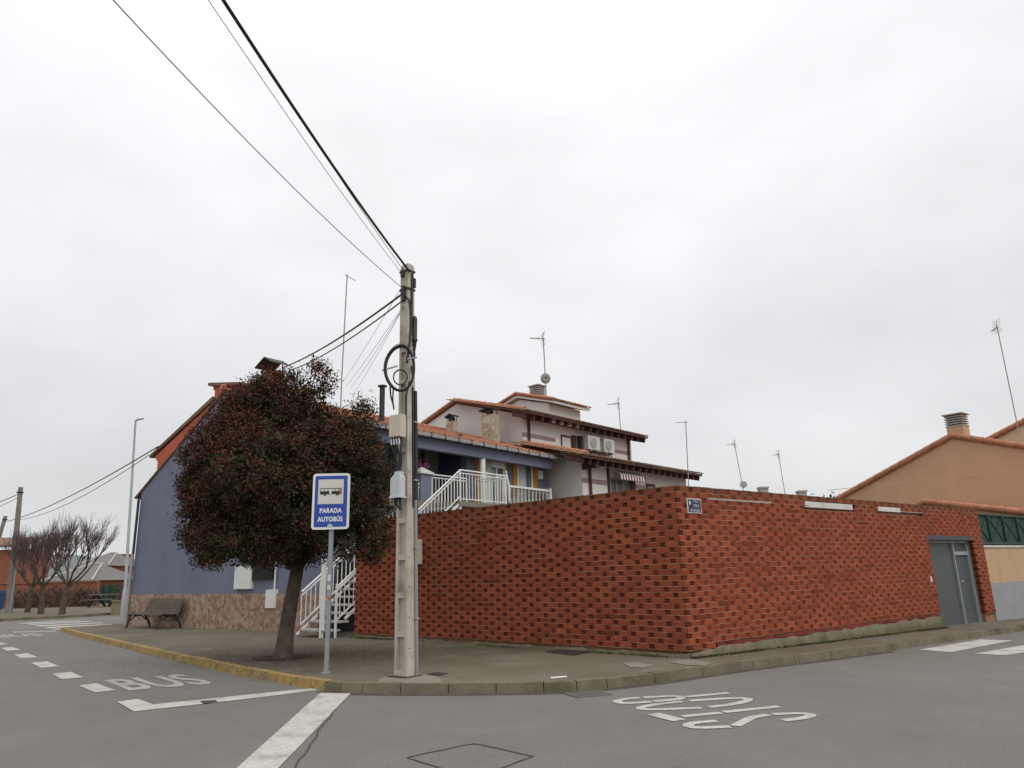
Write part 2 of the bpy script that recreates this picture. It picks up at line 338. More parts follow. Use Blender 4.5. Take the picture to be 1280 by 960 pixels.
# ------------------------------------------------------------------ ground
import bmesh
def sheet(name, pts, z, m, solid=0):
    """flat polygon laid on the sloping ground; pts are (x, y)"""
    bm = bmesh.new(); bm.faces.new([bm.verts.new((x, y, 0)) for x, y in pts])
    for s in (0, 8, 20, 40, 60):
        c = CR + DR*s
        bmesh.ops.bisect_plane(bm, geom=bm.verts[:]+bm.edges[:]+bm.faces[:], plane_co=c, plane_no=DR)
    bmesh.ops.triangulate(bm, faces=bm.faces[:])
    for v in bm.verts: v.co.z = gz(v.co.x, v.co.y) + z
    bmesh.ops.recalc_face_normals(bm, faces=bm.faces[:])
    if sum(f.normal.z for f in bm.faces) < 0: bmesh.ops.reverse_faces(bm, faces=bm.faces[:])
    me = bpy.data.meshes.new(name); bm.to_mesh(me); bm.free(); me.materials.append(m)
    o = bpy.data.objects.new(name, me); COL.objects.link(o); return tag(o, kind='structure')
P = .12
E1 = V((.615, .788, 0)).normalized(); G = V((E1.y, -E1.x, 0)); OH = V((-13.54, 26.16, 0))   # blue house frame
def bh(a, b, z=0): return OH + E1*a + G*b + Z*z
sheet('road', [(-1500, -1500), (1500, -1500), (1500, 1500), (-1500, 1500)], 0, M['asphalt'])
kpx = [(75, 789), (96, 796), (120, 802), (200, 822), (300, 845), (370, 858), (405, 863.5), (425, 866), (452, 867), (500, 867.5), (560, 867.5), (620, 867), (680, 866), (722, 864.5), (760, 861), (820, 854), (880, 845), (1000, 829), (1110, 814.5)]
K = [GP(*p) for p in kpx]
k_end = K[-1] + DR*60; K.append(V((k_end.x, k_end.y, 0)))
k_first = K[0] + E1*2.2 + G*.6; k_up = k_first + E1*60
K = [k_up, k_first] + K
for k in K: k.z = 0
def offset_path(path, d):
    out = []
    for i, p in enumerate(path):
        t = ((path[min(i+1, len(path)-1)]-p).normalized() if i < len(path)-1 else V()) + ((p-path[max(i-1, 0)]).normalized() if i else V())
        t.normalize(); out.append(p + V((-t.y, t.x, 0))*d)
    return out
Kin = offset_path(K, .16)
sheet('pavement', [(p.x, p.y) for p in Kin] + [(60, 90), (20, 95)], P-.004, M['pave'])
# kerb stones follow the edge
def kerb(name, path, inner, m, skip_yellow=None):
    mb = MB(); L_ = 0
    for i in range(len(path)-1):
        a, b, c, d = path[i], path[i+1], inner[i+1], inner[i]
        n = max(1, round((b-a).length/.95)); n = min(n, 60)
        for j in range(n):
            t0, t1 = j/n, (j+1)/n; g0 = .006/max((b-a).length, .01)
            q = [a.lerp(b, t0+g0), a.lerp(b, t1-g0), d.lerp(c, t1-g0), d.lerp(c, t0+g0)]
            dz = random.uniform(-.006, .006)
            base = [V((p.x, p.y, gz(p.x, p.y)-.05)) for p in q]; top = [V((p.x, p.y, gz(p.x, p.y)+P+.004+dz)) for p in q]
            top[0] += (q[3]-q[0]).normalized()*.025; top[1] += (q[2]-q[1]).normalized()*.025
            mb.hexa(base+top)
    return struct(mb, name, m)
yi = 9   # index where yellow paint ends
kerb('kerb', K[yi-1:], Kin[yi-1:], M['kerb'])
kerb('painted_kerb', K[:yi], Kin[:yi], M['kerb_yellow'])
gut = [V((p.x, p.y, 0)) for p in K[8:21]]; gin = offset_path(gut, -.14)
sheet('gutter_stain', [(p.x, p.y) for p in gut] + [(p.x, p.y) for p in gin[::-1]], .004, mat('damp_gutter_dirt', (.075, .064, .045), .9, .4, 3, .3, 40))
# pavement across the side street
FK = [GP(-60, 780), GP(0, 777), GP(60, 774), GP(110, 771), GP(155, 767.5)]
fd = (FK[-1]-FK[1]).normalized(); FK = [FK[0]-fd*25] + FK + [FK[-1]+E1*60]
for k in FK: k.z = 0
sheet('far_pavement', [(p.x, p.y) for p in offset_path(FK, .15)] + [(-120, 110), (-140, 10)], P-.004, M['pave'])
kerb('far_kerb', FK, offset_path(FK, .15), M['kerb'])
# tree pit, cement patch round the pole, covers, drain
def disc(c, r, n=18, j=.12): return [(c.x+math.cos(2*math.pi*i/n)*r*random.uniform(1-j, 1+j), c.y+math.sin(2*math.pi*i/n)*r*random.uniform(1-j, 1+j)) for i in range(n)]
TREE = GP(353, 822, P)
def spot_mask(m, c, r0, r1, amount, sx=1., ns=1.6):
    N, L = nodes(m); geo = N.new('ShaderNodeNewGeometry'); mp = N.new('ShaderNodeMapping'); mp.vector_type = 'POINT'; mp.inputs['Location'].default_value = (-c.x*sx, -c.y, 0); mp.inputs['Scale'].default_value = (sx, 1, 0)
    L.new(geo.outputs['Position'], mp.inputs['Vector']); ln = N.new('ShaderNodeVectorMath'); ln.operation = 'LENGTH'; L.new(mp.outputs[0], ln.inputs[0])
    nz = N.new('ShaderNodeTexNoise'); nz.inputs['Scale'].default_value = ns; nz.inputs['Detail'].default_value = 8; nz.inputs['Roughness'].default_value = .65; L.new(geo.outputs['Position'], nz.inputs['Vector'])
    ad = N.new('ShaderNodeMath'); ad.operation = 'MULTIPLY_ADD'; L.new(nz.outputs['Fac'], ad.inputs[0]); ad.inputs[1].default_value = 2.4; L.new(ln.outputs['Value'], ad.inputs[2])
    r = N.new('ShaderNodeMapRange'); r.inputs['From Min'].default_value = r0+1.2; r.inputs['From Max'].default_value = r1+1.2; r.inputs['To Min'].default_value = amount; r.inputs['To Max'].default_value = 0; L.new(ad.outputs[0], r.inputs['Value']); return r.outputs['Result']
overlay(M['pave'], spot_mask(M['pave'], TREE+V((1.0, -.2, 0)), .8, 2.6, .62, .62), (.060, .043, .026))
overlay(M['pave'], spot_mask(M['pave'], CR+DL*4+LN*.3, .3, 1.6, .5, .35), (.055, .052, .026))
sheet('tree_pit', disc(TREE, .50), P+.004, M['soil'])
POLE = GP(507, 845, P)
sheet('cement_patch', [(GP(*p, P).x, GP(*p, P).y) for p in [(470, 854.5), (553, 854), (549, 847), (520, 841), (488, 843), (474, 849)]], P+.003, M['cement'])
sheet('cement_patch', [(GP(*p, P).x, GP(*p, P).y) for p in [(846, 825), (868, 825), (892, 829), (880, 832), (858, 831.5), (838, 828)]], P+.003, M['cement'])
sheet('cement_patch', [(GP(*p, P).x, GP(*p, P).y) for p in [(778, 829), (796, 827.5), (818, 832), (806, 835), (788, 834)]], P+.003, M['cement'])
# fallen leaves under the crown: uncountable
mb = MB()
for i in range(5200):
    a = random.random()*6.283; r = abs(random.gauss(0, 1))*1.1; x = TREE.x+math.cos(a)*r*1.5+.4; y = TREE.y+math.sin(a)*r
    s = random.uniform(.008, .022); t = random.random()*6.28; u = V((math.cos(t)*s, math.sin(t)*s, random.uniform(-.004, .006))); v = V((-math.sin(t)*s*.5, math.cos(t)*s*.5, random.uniform(-.004, .004)))
    o = V((x, y, gz(x, y)+P+.012)); mb.quad(o-u, o-v, o+u, o+v)
tag(mb.build('fallen_leaves', M['leaf_litter'], loc=(0, 0, 0)), kind='stuff')
# moss along the foot of the brick wall and in the kerb joints
mb = MB()
spots = [(random.choice('RRRRL'), random.uniform(-.1, 9.4)) for _ in range(46)]
for i in range(5200):
    side, c_ = random.choice(spots); s = c_+random.gauss(0, .22)
    if side == 'R': p = CR + DR*max(-.05, min(9.5, s)) - DN*(.075+abs(random.gauss(0, .05)))
    else: p = CR + DL*max(-.05, min(8.9, s)) + LN*(.075+abs(random.gauss(0, .05)))
    h = random.uniform(.006, .03); q = V((p.x, p.y, gz(p.x, p.y)+P-.002)); t = random.random()*6.28; u = V((math.cos(t), math.sin(t), 0))*h*.7
    mb.add([q-u, q+u, q+V((random.uniform(-.02, .02), random.uniform(-.02, .02), h))], [(0, 1, 2)])
tag(mb.build('moss_tufts', M['moss'], loc=(0, 0, 0)), kind='stuff')

# ------------------------------------------------------------------ road markings
def mark(pxs, m='paint', z=.006, name='road_marking'):
    return sheet(name, [(GP(*p).x, GP(*p).y) for p in pxs], z, M[m])
def zo(l): return [(x/2.909, 760+y/2.909) for x, y in l]
for q in ([(287, 283), (350, 275), (420, 300), (345, 308)], [(190, 240), (258, 233), (302, 253), (225, 260)], [(113, 200), (172, 195), (215, 213), (150, 218)], [(53, 170), (100, 166), (138, 180), (75, 184)], [(5, 146), (45, 142), (77, 153), (25, 156)], [(-40, 128), (-4, 124), (28, 132), (-12, 136)]):
    mark(zo(q))
mark(zo([(478, 360), (800, 327), (1130, 293), (1165, 300), (820, 341), (485, 378)]), 'paint')
mark(zo([(425, 343), (500, 333), (558, 353), (478, 360), (485, 378)]), 'paint', .009)
mark(zo([(1165, 310), (1275, 312), (1005, 582), (850, 582)]) [:2] + [(334, 975), (280, 975)], 'paint')
mark([(16, 789.9), (70, 788.7), (70, 789.7), (16, 791.0)], 'paint_old')
for q in ([(53, 784.2), (140, 780.2), (144, 781.1), (62, 785.4)], [(42, 782.3), (125, 778.2), (130, 778.9), (50, 783.2)], [(33, 780.4), (110, 776.6), (116, 777.1), (40, 781.1)], [(22, 779.2), (96, 775.6), (102, 776.0), (30, 779.8)], [(64, 786.6), (74, 786.0), (78, 786.8), (68, 787.4)]):
    mark(q)
mark([(1149, 812.5), (1190, 815.5), (1266, 801), (1226, 799.6)]); mark([(1219, 817.2), (1258, 819.6), (1345, 804), (1305, 802.6)]); mark([(1290, 822), (1330, 825), (1420, 807), (1385, 805)])
# BUS lettering, twice
U_ = V((-.65, .76, 0)).normalized(); R_ = V((.90, .43, 0)).normalized()
def bus(px, py, k=1.):
    o = GP(px, py); mb = text_mb('BUS', 1.0, V((o.x, o.y, .002)), R_*.70*k, U_*2.25*k, .004, .026, 'LEFT')
    return struct(mb, 'bus_lettering', M['paint_old'])
bus(157, 863.5); bus(-3, 797.5)
def stroke(pxs, wd, m='paint', z=.006):
    ps = [GP(*p) for p in pxs]; ps = [V((p.x, p.y, 0)) for p in ps]
    # smooth once
    q = [ps[0]]
    for i in range(len(ps)-1): q += [ps[i].lerp(ps[i+1], .25), ps[i].lerp(ps[i+1], .75)]
    q.append(ps[-1]); a = offset_path(q, wd/2); b = offset_path(q, -wd/2); mb = MB()
    for i in range(len(q)-1): mb.quad(*[V((p.x, p.y, gz(p.x, p.y)+z)) for p in (b[i], b[i+1], a[i+1], a[i])])
    struct(mb, 'stop_lettering', M[m])
S_ = .112
for l, wd in [([(800, 872.5), (782, 874), (769, 877), (780, 880), (814, 877.8)], S_), ([(804, 872.3), (846, 870.2), (853, 872.5), (846, 874.8), (817, 877.3)], S_), ([(857, 871.6), (911, 866.6)], S_),
              ([(853, 877.4), (815, 881.5), (796, 886), (815, 887.8), (877, 885.2)], S_), ([(862, 876.4), (925, 872.5), (939, 875), (920, 880.6), (886, 884.4)], S_),
              ([(816, 892.6), (833, 897), (850, 901)], .17), ([(853, 896.2), (901, 891.5)], S_), ([(905, 890.6), (974, 883.6)], S_),
              ([(896, 901.8), (868, 903.6), (857, 907.5), (872, 910.6), (913, 908.8)], S_), ([(919, 908), (930, 902.5), (940, 896.8), (961, 894)], .11), ([(966, 893.4), (1003, 891.8), (1017, 894.4), (1003, 898.6), (979, 901)], S_)]:
    stroke(l, wd)
# square outline of a re-laid patch of asphalt, cracks
def line(pxs, wd, m='crack', z=.005, name='asphalt_crack'):
    ps = [GP(*p) for p in pxs]; ps = [V((p.x, p.y, 0)) for p in ps]; a = offset_path(ps, wd/2); b = offset_path(ps, -wd/2); mb = MB()
    for i in range(len(ps)-1):
        k = random.uniform(.6, 1.3); mb.quad(*[V((p.x, p.y, gz(p.x, p.y)+z)) for p in (b[i], b[i+1], a[i+1], a[i])])
    return struct(mb, name, M[m])
def jag(p, q, n, j): return [(p[0]+(q[0]-p[0])*i/n+random.uniform(-j, j), p[1]+(q[1]-p[1])*i/n+random.uniform(-j, j)*.5) for i in range(n+1)]
for p, q in [((510, 947), (592, 929.5)), ((592, 929.5), (666, 946)), ((666, 946), (588, 974)), ((588, 974), (510, 947))]: line(jag(p, q, 7, 1.2), .022)
line(jag((436, 868), (405, 905), 8, 1.6) + jag((403, 908), (368, 962), 9, 2.), .018)
mark([(250, 877.5), (268, 876), (272, 878), (254, 880.5)], 'crack', .013, 'valve_cover')
# drain grating
c0 = [GP(*p) for p in [(706, 868), (748, 864.8), (765, 867.6), (722, 872.6)]]
sheet('drain_pit', [(p.x, p.y) for p in c0], .005, M['dark'])
gr = thing('drain_grating', (c0[0]+c0[2])/2, 'slotted iron drain grating in the gutter below the kerb', 'drain')
mb = MB(); e = (c0[1]-c0[0]); f = (c0[3]-c0[0])
for i in range(11): a = c0[0]+e*(i/10); mb.bar(a+Z*.010, a+f+Z*.010, .020, .016)
for t in (0, 1): mb.bar(c0[0]+f*t+Z*.009, c0[0]+f*t+e+Z*.009, .02, .018)
mb.build('bars', M['iron2'], gr)
mb = MB(); q = [GP(*p, P) for p in [(682, 815), (705, 810.5), (740, 814.5), (716, 819.5)]]; mb.prism([p+Z*.001 for p in q], Z*.008)
tag(mb.build('manhole_cover', M['iron']), 'dark square manhole cover set in the pavement before the long brick wall', 'manhole cover')
mb = MB(); q = [GP(*p, P) for p in [(535, 842.5), (546, 840.5), (560, 842), (550, 844.5)]]; mb.prism([p+Z*.001 for p in q], Z*.007)
tag(mb.build('manhole_cover', M['iron']), 'small iron cover in the pavement beside the concrete pole', 'manhole cover')
mb = MB(); q = [GP(*p, P) for p in [(688, 847.2), (708, 845.6), (709, 846.8), (689, 848.6)]]; mb.prism([p+Z*.003 for p in q], Z*.006)
tag(mb.build('paper_scrap', M['white_box']), 'white scrap of paper lying on the pavement above the drain', 'litter')

# ------------------------------------------------------------------ brick wall with gate
def bw_right(s, d=0, z=0): return CR + DR*s + DN*d + Z*z      # d < 0 towards the street
def bw_left(s, d=0, z=0): return CR + DL*s - LN*d + Z*z
def brickwork(fn, L0, L1, z0f, z1, skip, holes_to, phase=0.):
    fb, fm = MB(), MB(); rh = .0905; per = .349; st = .232; hd = .105; j = .006
    rows = int(math.ceil((z1-.16)/rh)); n_ = (fn(0, -1)-fn(0, 0))
    cut = lambda s, z: skip(s, z)
    for i in range(rows):
        zt = z1 - i*rh; zb = zt - rh
        off = (i % 2)*per/2 + phase
        k0 = int((L0-off)/per)-1; k1 = int((L1-off)/per)+1
        for k in range(k0, k1+1):
            for typ, a, b in (('s', off+k*per, off+k*per+st), ('h', off+k*per+st+.006, off+(k+1)*per-.006)):
                a = max(a, L0); b = min(b, L1)
                if b-a < .03: continue
                mid = (a+b)/2
                if zb < z0f(mid)-.001 or skip(mid, (zb+zt)/2): continue
                za, zc = zb+.006, zt-.006
                if typ == 's':
                    g = random.gauss(1, .085); h = random.gauss(0, .012)
                    if random.random() < .05: g *= .68
                    fb.col = (max(.03, (.272+h)*g), max(.01, (.066+h*.3)*g), (.034)*g)
                    o = -.006+random.uniform(-.0015, .0015); A, B, C, D = fn(a, o, za), fn(b, o, za), fn(b, o, zc), fn(a, o, zc)
                    A2, B2, C2, D2 = fn(a, .004, za), fn(b, .004, za), fn(b, .004, zc), fn(a, .004, zc)
                    fb.add([A, B, C, D, A2, B2, C2, D2], [(0, 1, 2, 3), (1, 0, 4, 5), (3, 2, 6, 7), (0, 3, 7, 4), (2, 1, 5, 6)])
                else:
                    g = random.gauss(1, .10); fb.col = (.178*g, .046*g, .029*g) if mid <= holes_to else (.152*g, .037*g, .025*g); o = .003
                    if mid > holes_to: fb.quad(fn(a, o, za), fn(b, o, za), fn(b, o, zc), fn(a, o, zc)); continue
                    us = [0, .10, .32, .39, .61, .68, .90, 1]; vs = [0, .12, .44, .56, .88, 1]; gi = {}
                    P_ = []
                    for vi, vv in enumerate(vs):
                        for ui, uu in enumerate(us): gi[ui, vi] = len(P_); P_.append(fn(a+(b-a)*uu, o, za+(zc-za)*vv))
                    fs = []
                    for vi in range(5):
                        for ui in range(7):
                            q = (gi[ui, vi], gi[ui+1, vi], gi[ui+1, vi+1], gi[ui, vi+1])
                            if ui % 2 and vi % 2:
                                n0 = len(P_)
                                P_ += [fn(a+(b-a)*us[x], o+.022, za+(zc-za)*vs[y]) for x, y in ((ui, vi), (ui+1, vi), (ui+1, vi+1), (ui, vi+1))]
                                fs += [(n0, n0+1, n0+2, n0+3)] + [(q[t], q[(t+1) % 4], n0+(t+1) % 4, n0+t) for t in range(4)]
                            else: fs.append(q)
                    fb.add(P_, fs)
    return fb
WT = 2.84
wall = thing('brick_wall', CR+Z*.12, 'long corner wall of orange brick with dark perforated headers beside the pavement', 'brick wall')
# body (mortar) behind the brick faces
s_gl, s_gr, s_end, z_lin = 9.55, 12.42, 13.02, 2.12
LEN_L = 8.95
mort = MB()
def slab(fn, a, b, z0, z1, d0=.006, d1=.22): mort.box(fn(a, d0, z0), fn(b, d0, z0)-fn(a, d0, z0), fn(a, d1, z0)-fn(a, d0, z0), Z*(z1-z0))
slab(bw_left, .16, LEN_L, -.3, WT-.01, .058)
slab(bw_right, .16, s_gl-.006, -.3, WT-.01, .058); slab(bw_right, s_gl-.006, s_end-.004, z_lin+.012, WT-.01, .056); slab(bw_right, s_gr+.012, s_end-.006, -.4, z_lin+.012, .057, .3)
mort.build('wall_core', M['mortar'], wall)
# mortar joints flush sheet: thin strips between bricks
def joints(fn, L0, L1, z0f, z1, skip):
    mb = MB(); n = max(1, int((L1-L0)/.1745)); rh = .0905; rows = int(math.ceil((z1-.16)/rh))
    dep = .0042
    for i in range(rows+1):
        zt = z1 - i*rh
        a = L0
        while a < L1-1e-6:
            b = min(L1, a+.35); mid = (a+b)/2
            jd = -.0068 if random.random() < .5 else .002
            if zt > z0f(mid)-.02 and not skip(mid, zt-.01): mb.quad(fn(a, jd, zt-.0062), fn(b, jd, zt-.0062), fn(b, jd, min(z1, zt+.0062)), fn(a, jd, min(z1, zt+.0062)))
            a = b
    return mb
def jointsv(mb, fn, L0, L1, z0f, z1, skip, phase):
    rh = .0905; per = .349; st = .232; rows = int(math.ceil((z1-.16)/rh))
    for i in range(rows):
        zt = z1-i*rh; off = (i % 2)*per/2+phase
        for k in range(int((L0-off)/per)-1, int((L1-off)/per)+2):
            for c in (off+k*per-.003, off+k*per+st+.003):
                if c-.006 < L0 or c+.006 > L1 or zt-rh < z0f(c)-.001 or skip(c, zt-rh/2): continue
                mb.quad(fn(c-.0035, .0026, zt-rh+.005), fn(c+.0035, .0026, zt-rh+.005), fn(c+.0035, .0026, zt-.005), fn(c-.0035, .0026, zt-.005))
    return mb
nos = lambda s, z: False
z0L = lambda s: .17; z0R = lambda s: (.21 if s < .72 else .30) if s < s_gr-.01 else -.25
PX = lambda px, py: (PP(px, py, CR, DN)-CR)
def rect_px(x0, y0, x1, y1): a, b = PX(x0, y0), PX(x1, y1); return a.dot(DR), b.z, b.dot(DR), a.z
strips = [rect_px(1006, 626.5, 1066, 637.5), rect_px(1097, 633, 1126, 640.5), rect_px(884, 624.5, 964, 627.5), rect_px(1126, 639.2, 1152, 641.8)]
inst = lambda s, z: any(a-.02 < s < b+.02 and c-.035 < z < d+.035 for a, c, b, d in strips)
def skipR(s, z): return (s_gl < s < s_gr and z < z_lin) or inst(s, z)
brickwork(bw_left, 0.0, LEN_L, z0L, WT, nos, 99, .05).build('brickwork', M['brick'], wall)
brickwork(bw_right, 0.0, s_end, z0R, WT, skipR, .5, .10).build('brickwork', M['brick'], wall)
brickwork(lambda s, d=0, z=0: bw_right(s_gr+d, s, z), 0.012, .28, lambda s: .05, z_lin, nos, 0, .0).build("gate_reveal", M["brick"], wall)
jointsv(joints(bw_left, 0, LEN_L, z0L, WT, nos), bw_left, 0, LEN_L, z0L, WT, nos, .05).build('mortar_joints', M['mortar'], wall)
jointsv(joints(bw_right, 0, s_end, z0R, WT, skipR), bw_right, 0, s_end, z0R, WT, skipR, .10).build('mortar_joints', M['mortar'], wall)
# brick on the return of the left end and the top course
mb = MB()
for i in range(28):
    g = random.gauss(1, .1); mb.col = (.28*g, .08*g, .05*g) if i % 2 else (.16*g, .05*g, .035*g)
    zt = WT-i*.0905; mb.box(bw_left(LEN_L, .004, zt-.085), DL*.012, bw_left(0, .212)-bw_left(0, .0), Z*.08)
mb.build('end_bricks', M['brick'], wall)
mb = MB()
def cap(fn, a, b):
    x = a
    while x < b-.02:
        y = min(b, x+.24); g = random.gauss(1, .15); mb.col = (.19*g, .085*g, .05*g)
        mb.box(fn(x+.004, -.008, WT-.004), fn(y-.004, 0)-fn(x+.004, 0), fn(0, .235)-fn(0, 0), Z*(.018+random.uniform(0, .006))); x = y
cap(bw_left, .24, LEN_L); cap(bw_right, -.0, s_end-.002); mb.build('wall_top', M['brick'], wall)
# dark red footing course and concrete plinth
mb = MB()
for i in range(40):
    a = .72 + i*.236; b = a+.23
    if b > s_gl: break
    g = random.gauss(1, .12); mb.col = (.17*g, .042*g, .032*g); mb.box(bw_right(a, -.010, .225), DR*.23, DN*.03, Z*.066)
mb.build('footing_course', M['brick'], wall)
mb = MB()
def plinth(fn, Ln, n, h0, sgn, face):
    pr = None
    for i in range(n+1):
        a = Ln*i/n; hh = h0 + random.uniform(-.03, .012); o = -.055-random.uniform(0, .04)
        if face == 'R' and a < .8: hh -= .05*(1-a/.8); o -= .02
        cur = (a, hh, o)
        if pr:
            (a0, h0_, o0), (a1, h1, o1) = pr, cur
            mb.hexa([fn(a0, o0, -.35), fn(a1, o1, -.35), fn(a1, .05, -.35), fn(a0, .05, -.35), fn(a0, o0*.45, h0_), fn(a1, o1*.45, h1), fn(a1, .05, h1), fn(a0, .05, h0_)])
        pr = cur
plinth(bw_right, s_gl, 60, .232, 1, 'R'); plinth(bw_left, LEN_L, 50, .172, -1, 'L')
c0_ = CR - DN*.05 + LN*.04
mb.hexa([c0_+DR*.12-DN*.03-Z*.1, c0_+DL*.12+LN*.02-Z*.1, CR+DL*.1-Z*.1, CR+DR*.1-Z*.1, c0_+DR*.1+Z*.14, c0_+DL*.1+Z*.14, CR+DL*.1+Z*.17, CR+DR*.1+Z*.17])
mb.build('concrete_plinth', M['plinth'], wall)
for a, c, b, d in strips:
    mb = MB(); mb.box(bw_right(a, -.009 if d-c < .06 else -.004, c), DR*(b-a), DN*.05, Z*(d-c)); mb.build('white_strip', M['white_strip' if d-c > .06 else 'plinth2'], wall)
mb = MB(); q = [PP(x, y, CR, LN)-CR for x, y in ((575, 649.5), (640, 643.5))]; mb.box(CR+q[0]+LN*.009-Z*.008, q[1]-q[0], -LN*.03, Z*.014); mb.build('repair_joint', M['mortar'], wall)
mb = MB(); mb.box(bw_right(s_gl-.1, -.004, z_lin-.11), DR*(s_gr-s_gl+.2), DN*.24, Z*.12); mb.build('lintel', M['lintel'], wall)
# gate
gp = lambda s, z, d=.16: bw_right(s, d, z)
gate = MB(); gate.box(gp(s_gl, -.25, .19), DR*(s_gr-s_gl+.01), DN*.03, Z*(z_lin+.14)); gate = gate.build('gate', M['gate'], wall)
gx = lambda px, py: (PP(px, py, CR+DN*.17, DN)-CR).dot(DR)
m1, m2 = (gx(1188, 678)+gx(1206, 776))/2, (gx(1206, 679)+gx(1224, 776))/2
zt = z_lin-.12; zbg = -.12
mb = MB()
mb.bar(gp(s_gl+.02, zt-.025), gp(s_gr-.02, zt-.025), .05, .05, DN)
for s_ in (m1, m2): mb.bar(gp(s_, zbg-.1), gp(s_, zt-.05), .055, .05, DN)
mb.bar(gp(m1+.028, 1.68), gp(m2-.028, 1.68), .05, .09, DN)
mb.bar(gp(s_gr-.035, zbg-.1), gp(s_gr-.035, zt-.05), .05, .03, DN)
mb.build('gate_frame', M['gate_frame'], gate)
mb = MB(); mb.bar(gp(m1+.05, .98, .11), gp(m1+.22, .98, .11), .03, .03, DN); mb.bar(gp(m1+.07, .98, .11), gp(m1+.07, .98, .19), .02); mb.build('handle', M['galv'], gate)
mb = MB(); mb.box(bw_right(9.28, -.016, 1.02), DR*.07, DN*.02, Z*.12); tag(mb.build('doorbell', M['white_box']), 'small white doorbell on the brickwork left of the grey gate', 'doorbell')

# street name plate
q = PP(857, 623, CR, DN); q2 = PP(875.5, 642, CR, DN); o = q; wd = (q2-q).dot(DR); ht = q.z-q2.z
pl = thing('street_nameplate', bw_right((q-CR).dot(DR)+wd/2, -.02, q2.z), 'navy street nameplate with white lettering near the corner of the brick wall', 'street sign')
c = bw_right((q-CR).dot(DR), -.03, q2.z); mb = MB(); mb.box(c, DR*wd, DN*.02, Z*ht); mb.build('border', M['sign_white'], pl)
mb = MB(); mb.box(c+DR*.013+Z*ht*.36-DN*.004, DR*(wd-.026), DN*.004, Z*(ht*.64-.013)); mb.build('plate', M['sign_navy'], pl)
mb = MB(); mb.box(c+DR*.013+Z*.013-DN*.004, DR*(wd-.026), DN*.004, Z*(ht*.36-.016)); mb.build('lower_plate', M['sign_navy'], pl)
f0 = c - DN*.006
text_mb('CALLE', ht*.21, f0+DR*wd*.60+Z*ht*.74, DR*.9, Z, .002, 0).build('lettering', M['sign_grey'], pl)
text_mb('TERESA', ht*.25, f0+DR*wd*.60+Z*ht*.43, DR*.80, Z, .002, 0).build('lettering', M['sign_grey'], pl)
text_mb('GIL DE LEON', ht*.24, f0+DR*wd*.51+Z*ht*.11, DR*.76, Z, .002, .001).build('lettering', M['sign_grey'], pl)
mb = MB(); k = f0 + DR*wd*.15 + Z*ht*.68 - DN*.002
mb.add([k+DR*x*wd*.06+Z*y*ht*.14 for x, y in ((-1, 1), (1, 1), (1, -.2), (0, -1.2), (-1, -.2))], [(0, 1, 2, 3, 4)]); mb.build('emblem', M['sign_grey'], pl)

# meter box on the left wall behind the pole
a, b = PP(517, 675, CR, LN), PP(528, 705, CR, LN); sa = (b-CR).dot(DL)
mbx = thing('meter_box', bw_left(sa, 0, b.z), 'cream meter box on the brick wall, half hidden by the concrete pole', 'meter box')
mb = MB(); mb.box(bw_left(sa, -.16, b.z), DL*.34, LN*-.154, Z*(a.z-b.z)); bd = mb.build('box', M['box_cream'], mbx)
mb = MB(); mb.box(bw_left(sa+.02, -.172, b.z+.02), DL*.30, LN*-.01, Z*(a.z-b.z-.04)); mb.build('lid', M['box_cream'], mbx)

# ------------------------------------------------------------------ roof tile helpers
def tile_roof(mb, o, u, lu, v, lv, n, per=.23, course=.36, amp=.045, seed=0):
    o, u, v, n = V(o), V(u), V(v), V(n); nu = max(1, round(lu/per)); nv = max(1, round(lv/course)); pu = lu/nu; pv = lv/nv
    prof = [(0, 0), (.12, .55), (.28, .92), (.5, 1.0), (.72, .92), (.88, .55), (1, 0)]
    for r in range(nv):
        for k in range(nu):
            j = random.uniform(-.012, .012); rows = []
            for t, lift in ((r*pv-.03, .03), ((r+1)*pv+.01, .002)):
                rows.append([o + u*((k+x)*pu) + v*(t+j) + n*(lift+amp*h) for x, h in prof])
            m_ = len(prof); mb.add(rows[0]+rows[1], [(i, i+1, m_+i+1, m_+i) for i in range(m_-1)], True)
            mb.add(rows[0]+[o+u*((k+.5)*pu)+v*(r*pv-.03)-n*.005], [tuple([m_]+list(range(m_))[::-1])])
    return mb
def ridge_tiles(mb, a, b, r=.105, seg=.38):
    a, b = V(a), V(b); Ln = (b-a).length; n = max(1, round(Ln/seg)); d = (b-a)/n
    for i in range(n):
        p, q = a+d*i-d*.06, a+d*(i+1)+d*.02; mb.tube([p, q], [r, r*.86], 10)
    return mb
def window(fr_fn, a0, a1, z0, z1, parent, frame=.06, split=1, glass='glass', depth=.06, name='window', frame_mat='white_frame', curtain=0):
    """fr_fn(a, d, z): d is outward. frame with panes as a sub-part"""
    mb = MB(); A = lambda a, d, z: fr_fn(a, d, z); dv = A(a0, .03, z0)-A(a0, -.03, z0); av = (A(a1, 0, z0)-A(a0, 0, z0))
    ud = av.normalized(); w_ = av.length
    mb.box(A(a0, -.03, z0), ud*frame, dv, Z*(z1-z0)); mb.box(A(a1, -.03, z0)-ud*frame, ud*frame, dv, Z*(z1-z0))
    mb.box(A(a0, -.03, z0)+ud*frame, ud*(w_-2*frame), dv, Z*frame); mb.box(A(a0, -.03, z1-frame)+ud*frame, ud*(w_-2*frame), dv, Z*frame)
    for i in range(1, split+1-0):
        if i < split+0 and split > 1: mb.box(A(a0, -.028, z0+frame)+ud*(w_*i/split-frame/2), ud*frame, dv*.9, Z*(z1-z0-2*frame))
    f = mb.build(name, M[frame_mat], parent)
    mb = MB(); mb.box(A(a0, -.012, z0+frame)+ud*frame, ud*(w_-2*frame), dv*.12, Z*(z1-z0-2*frame)); mb.build('pane', M[glass], f)
    return f

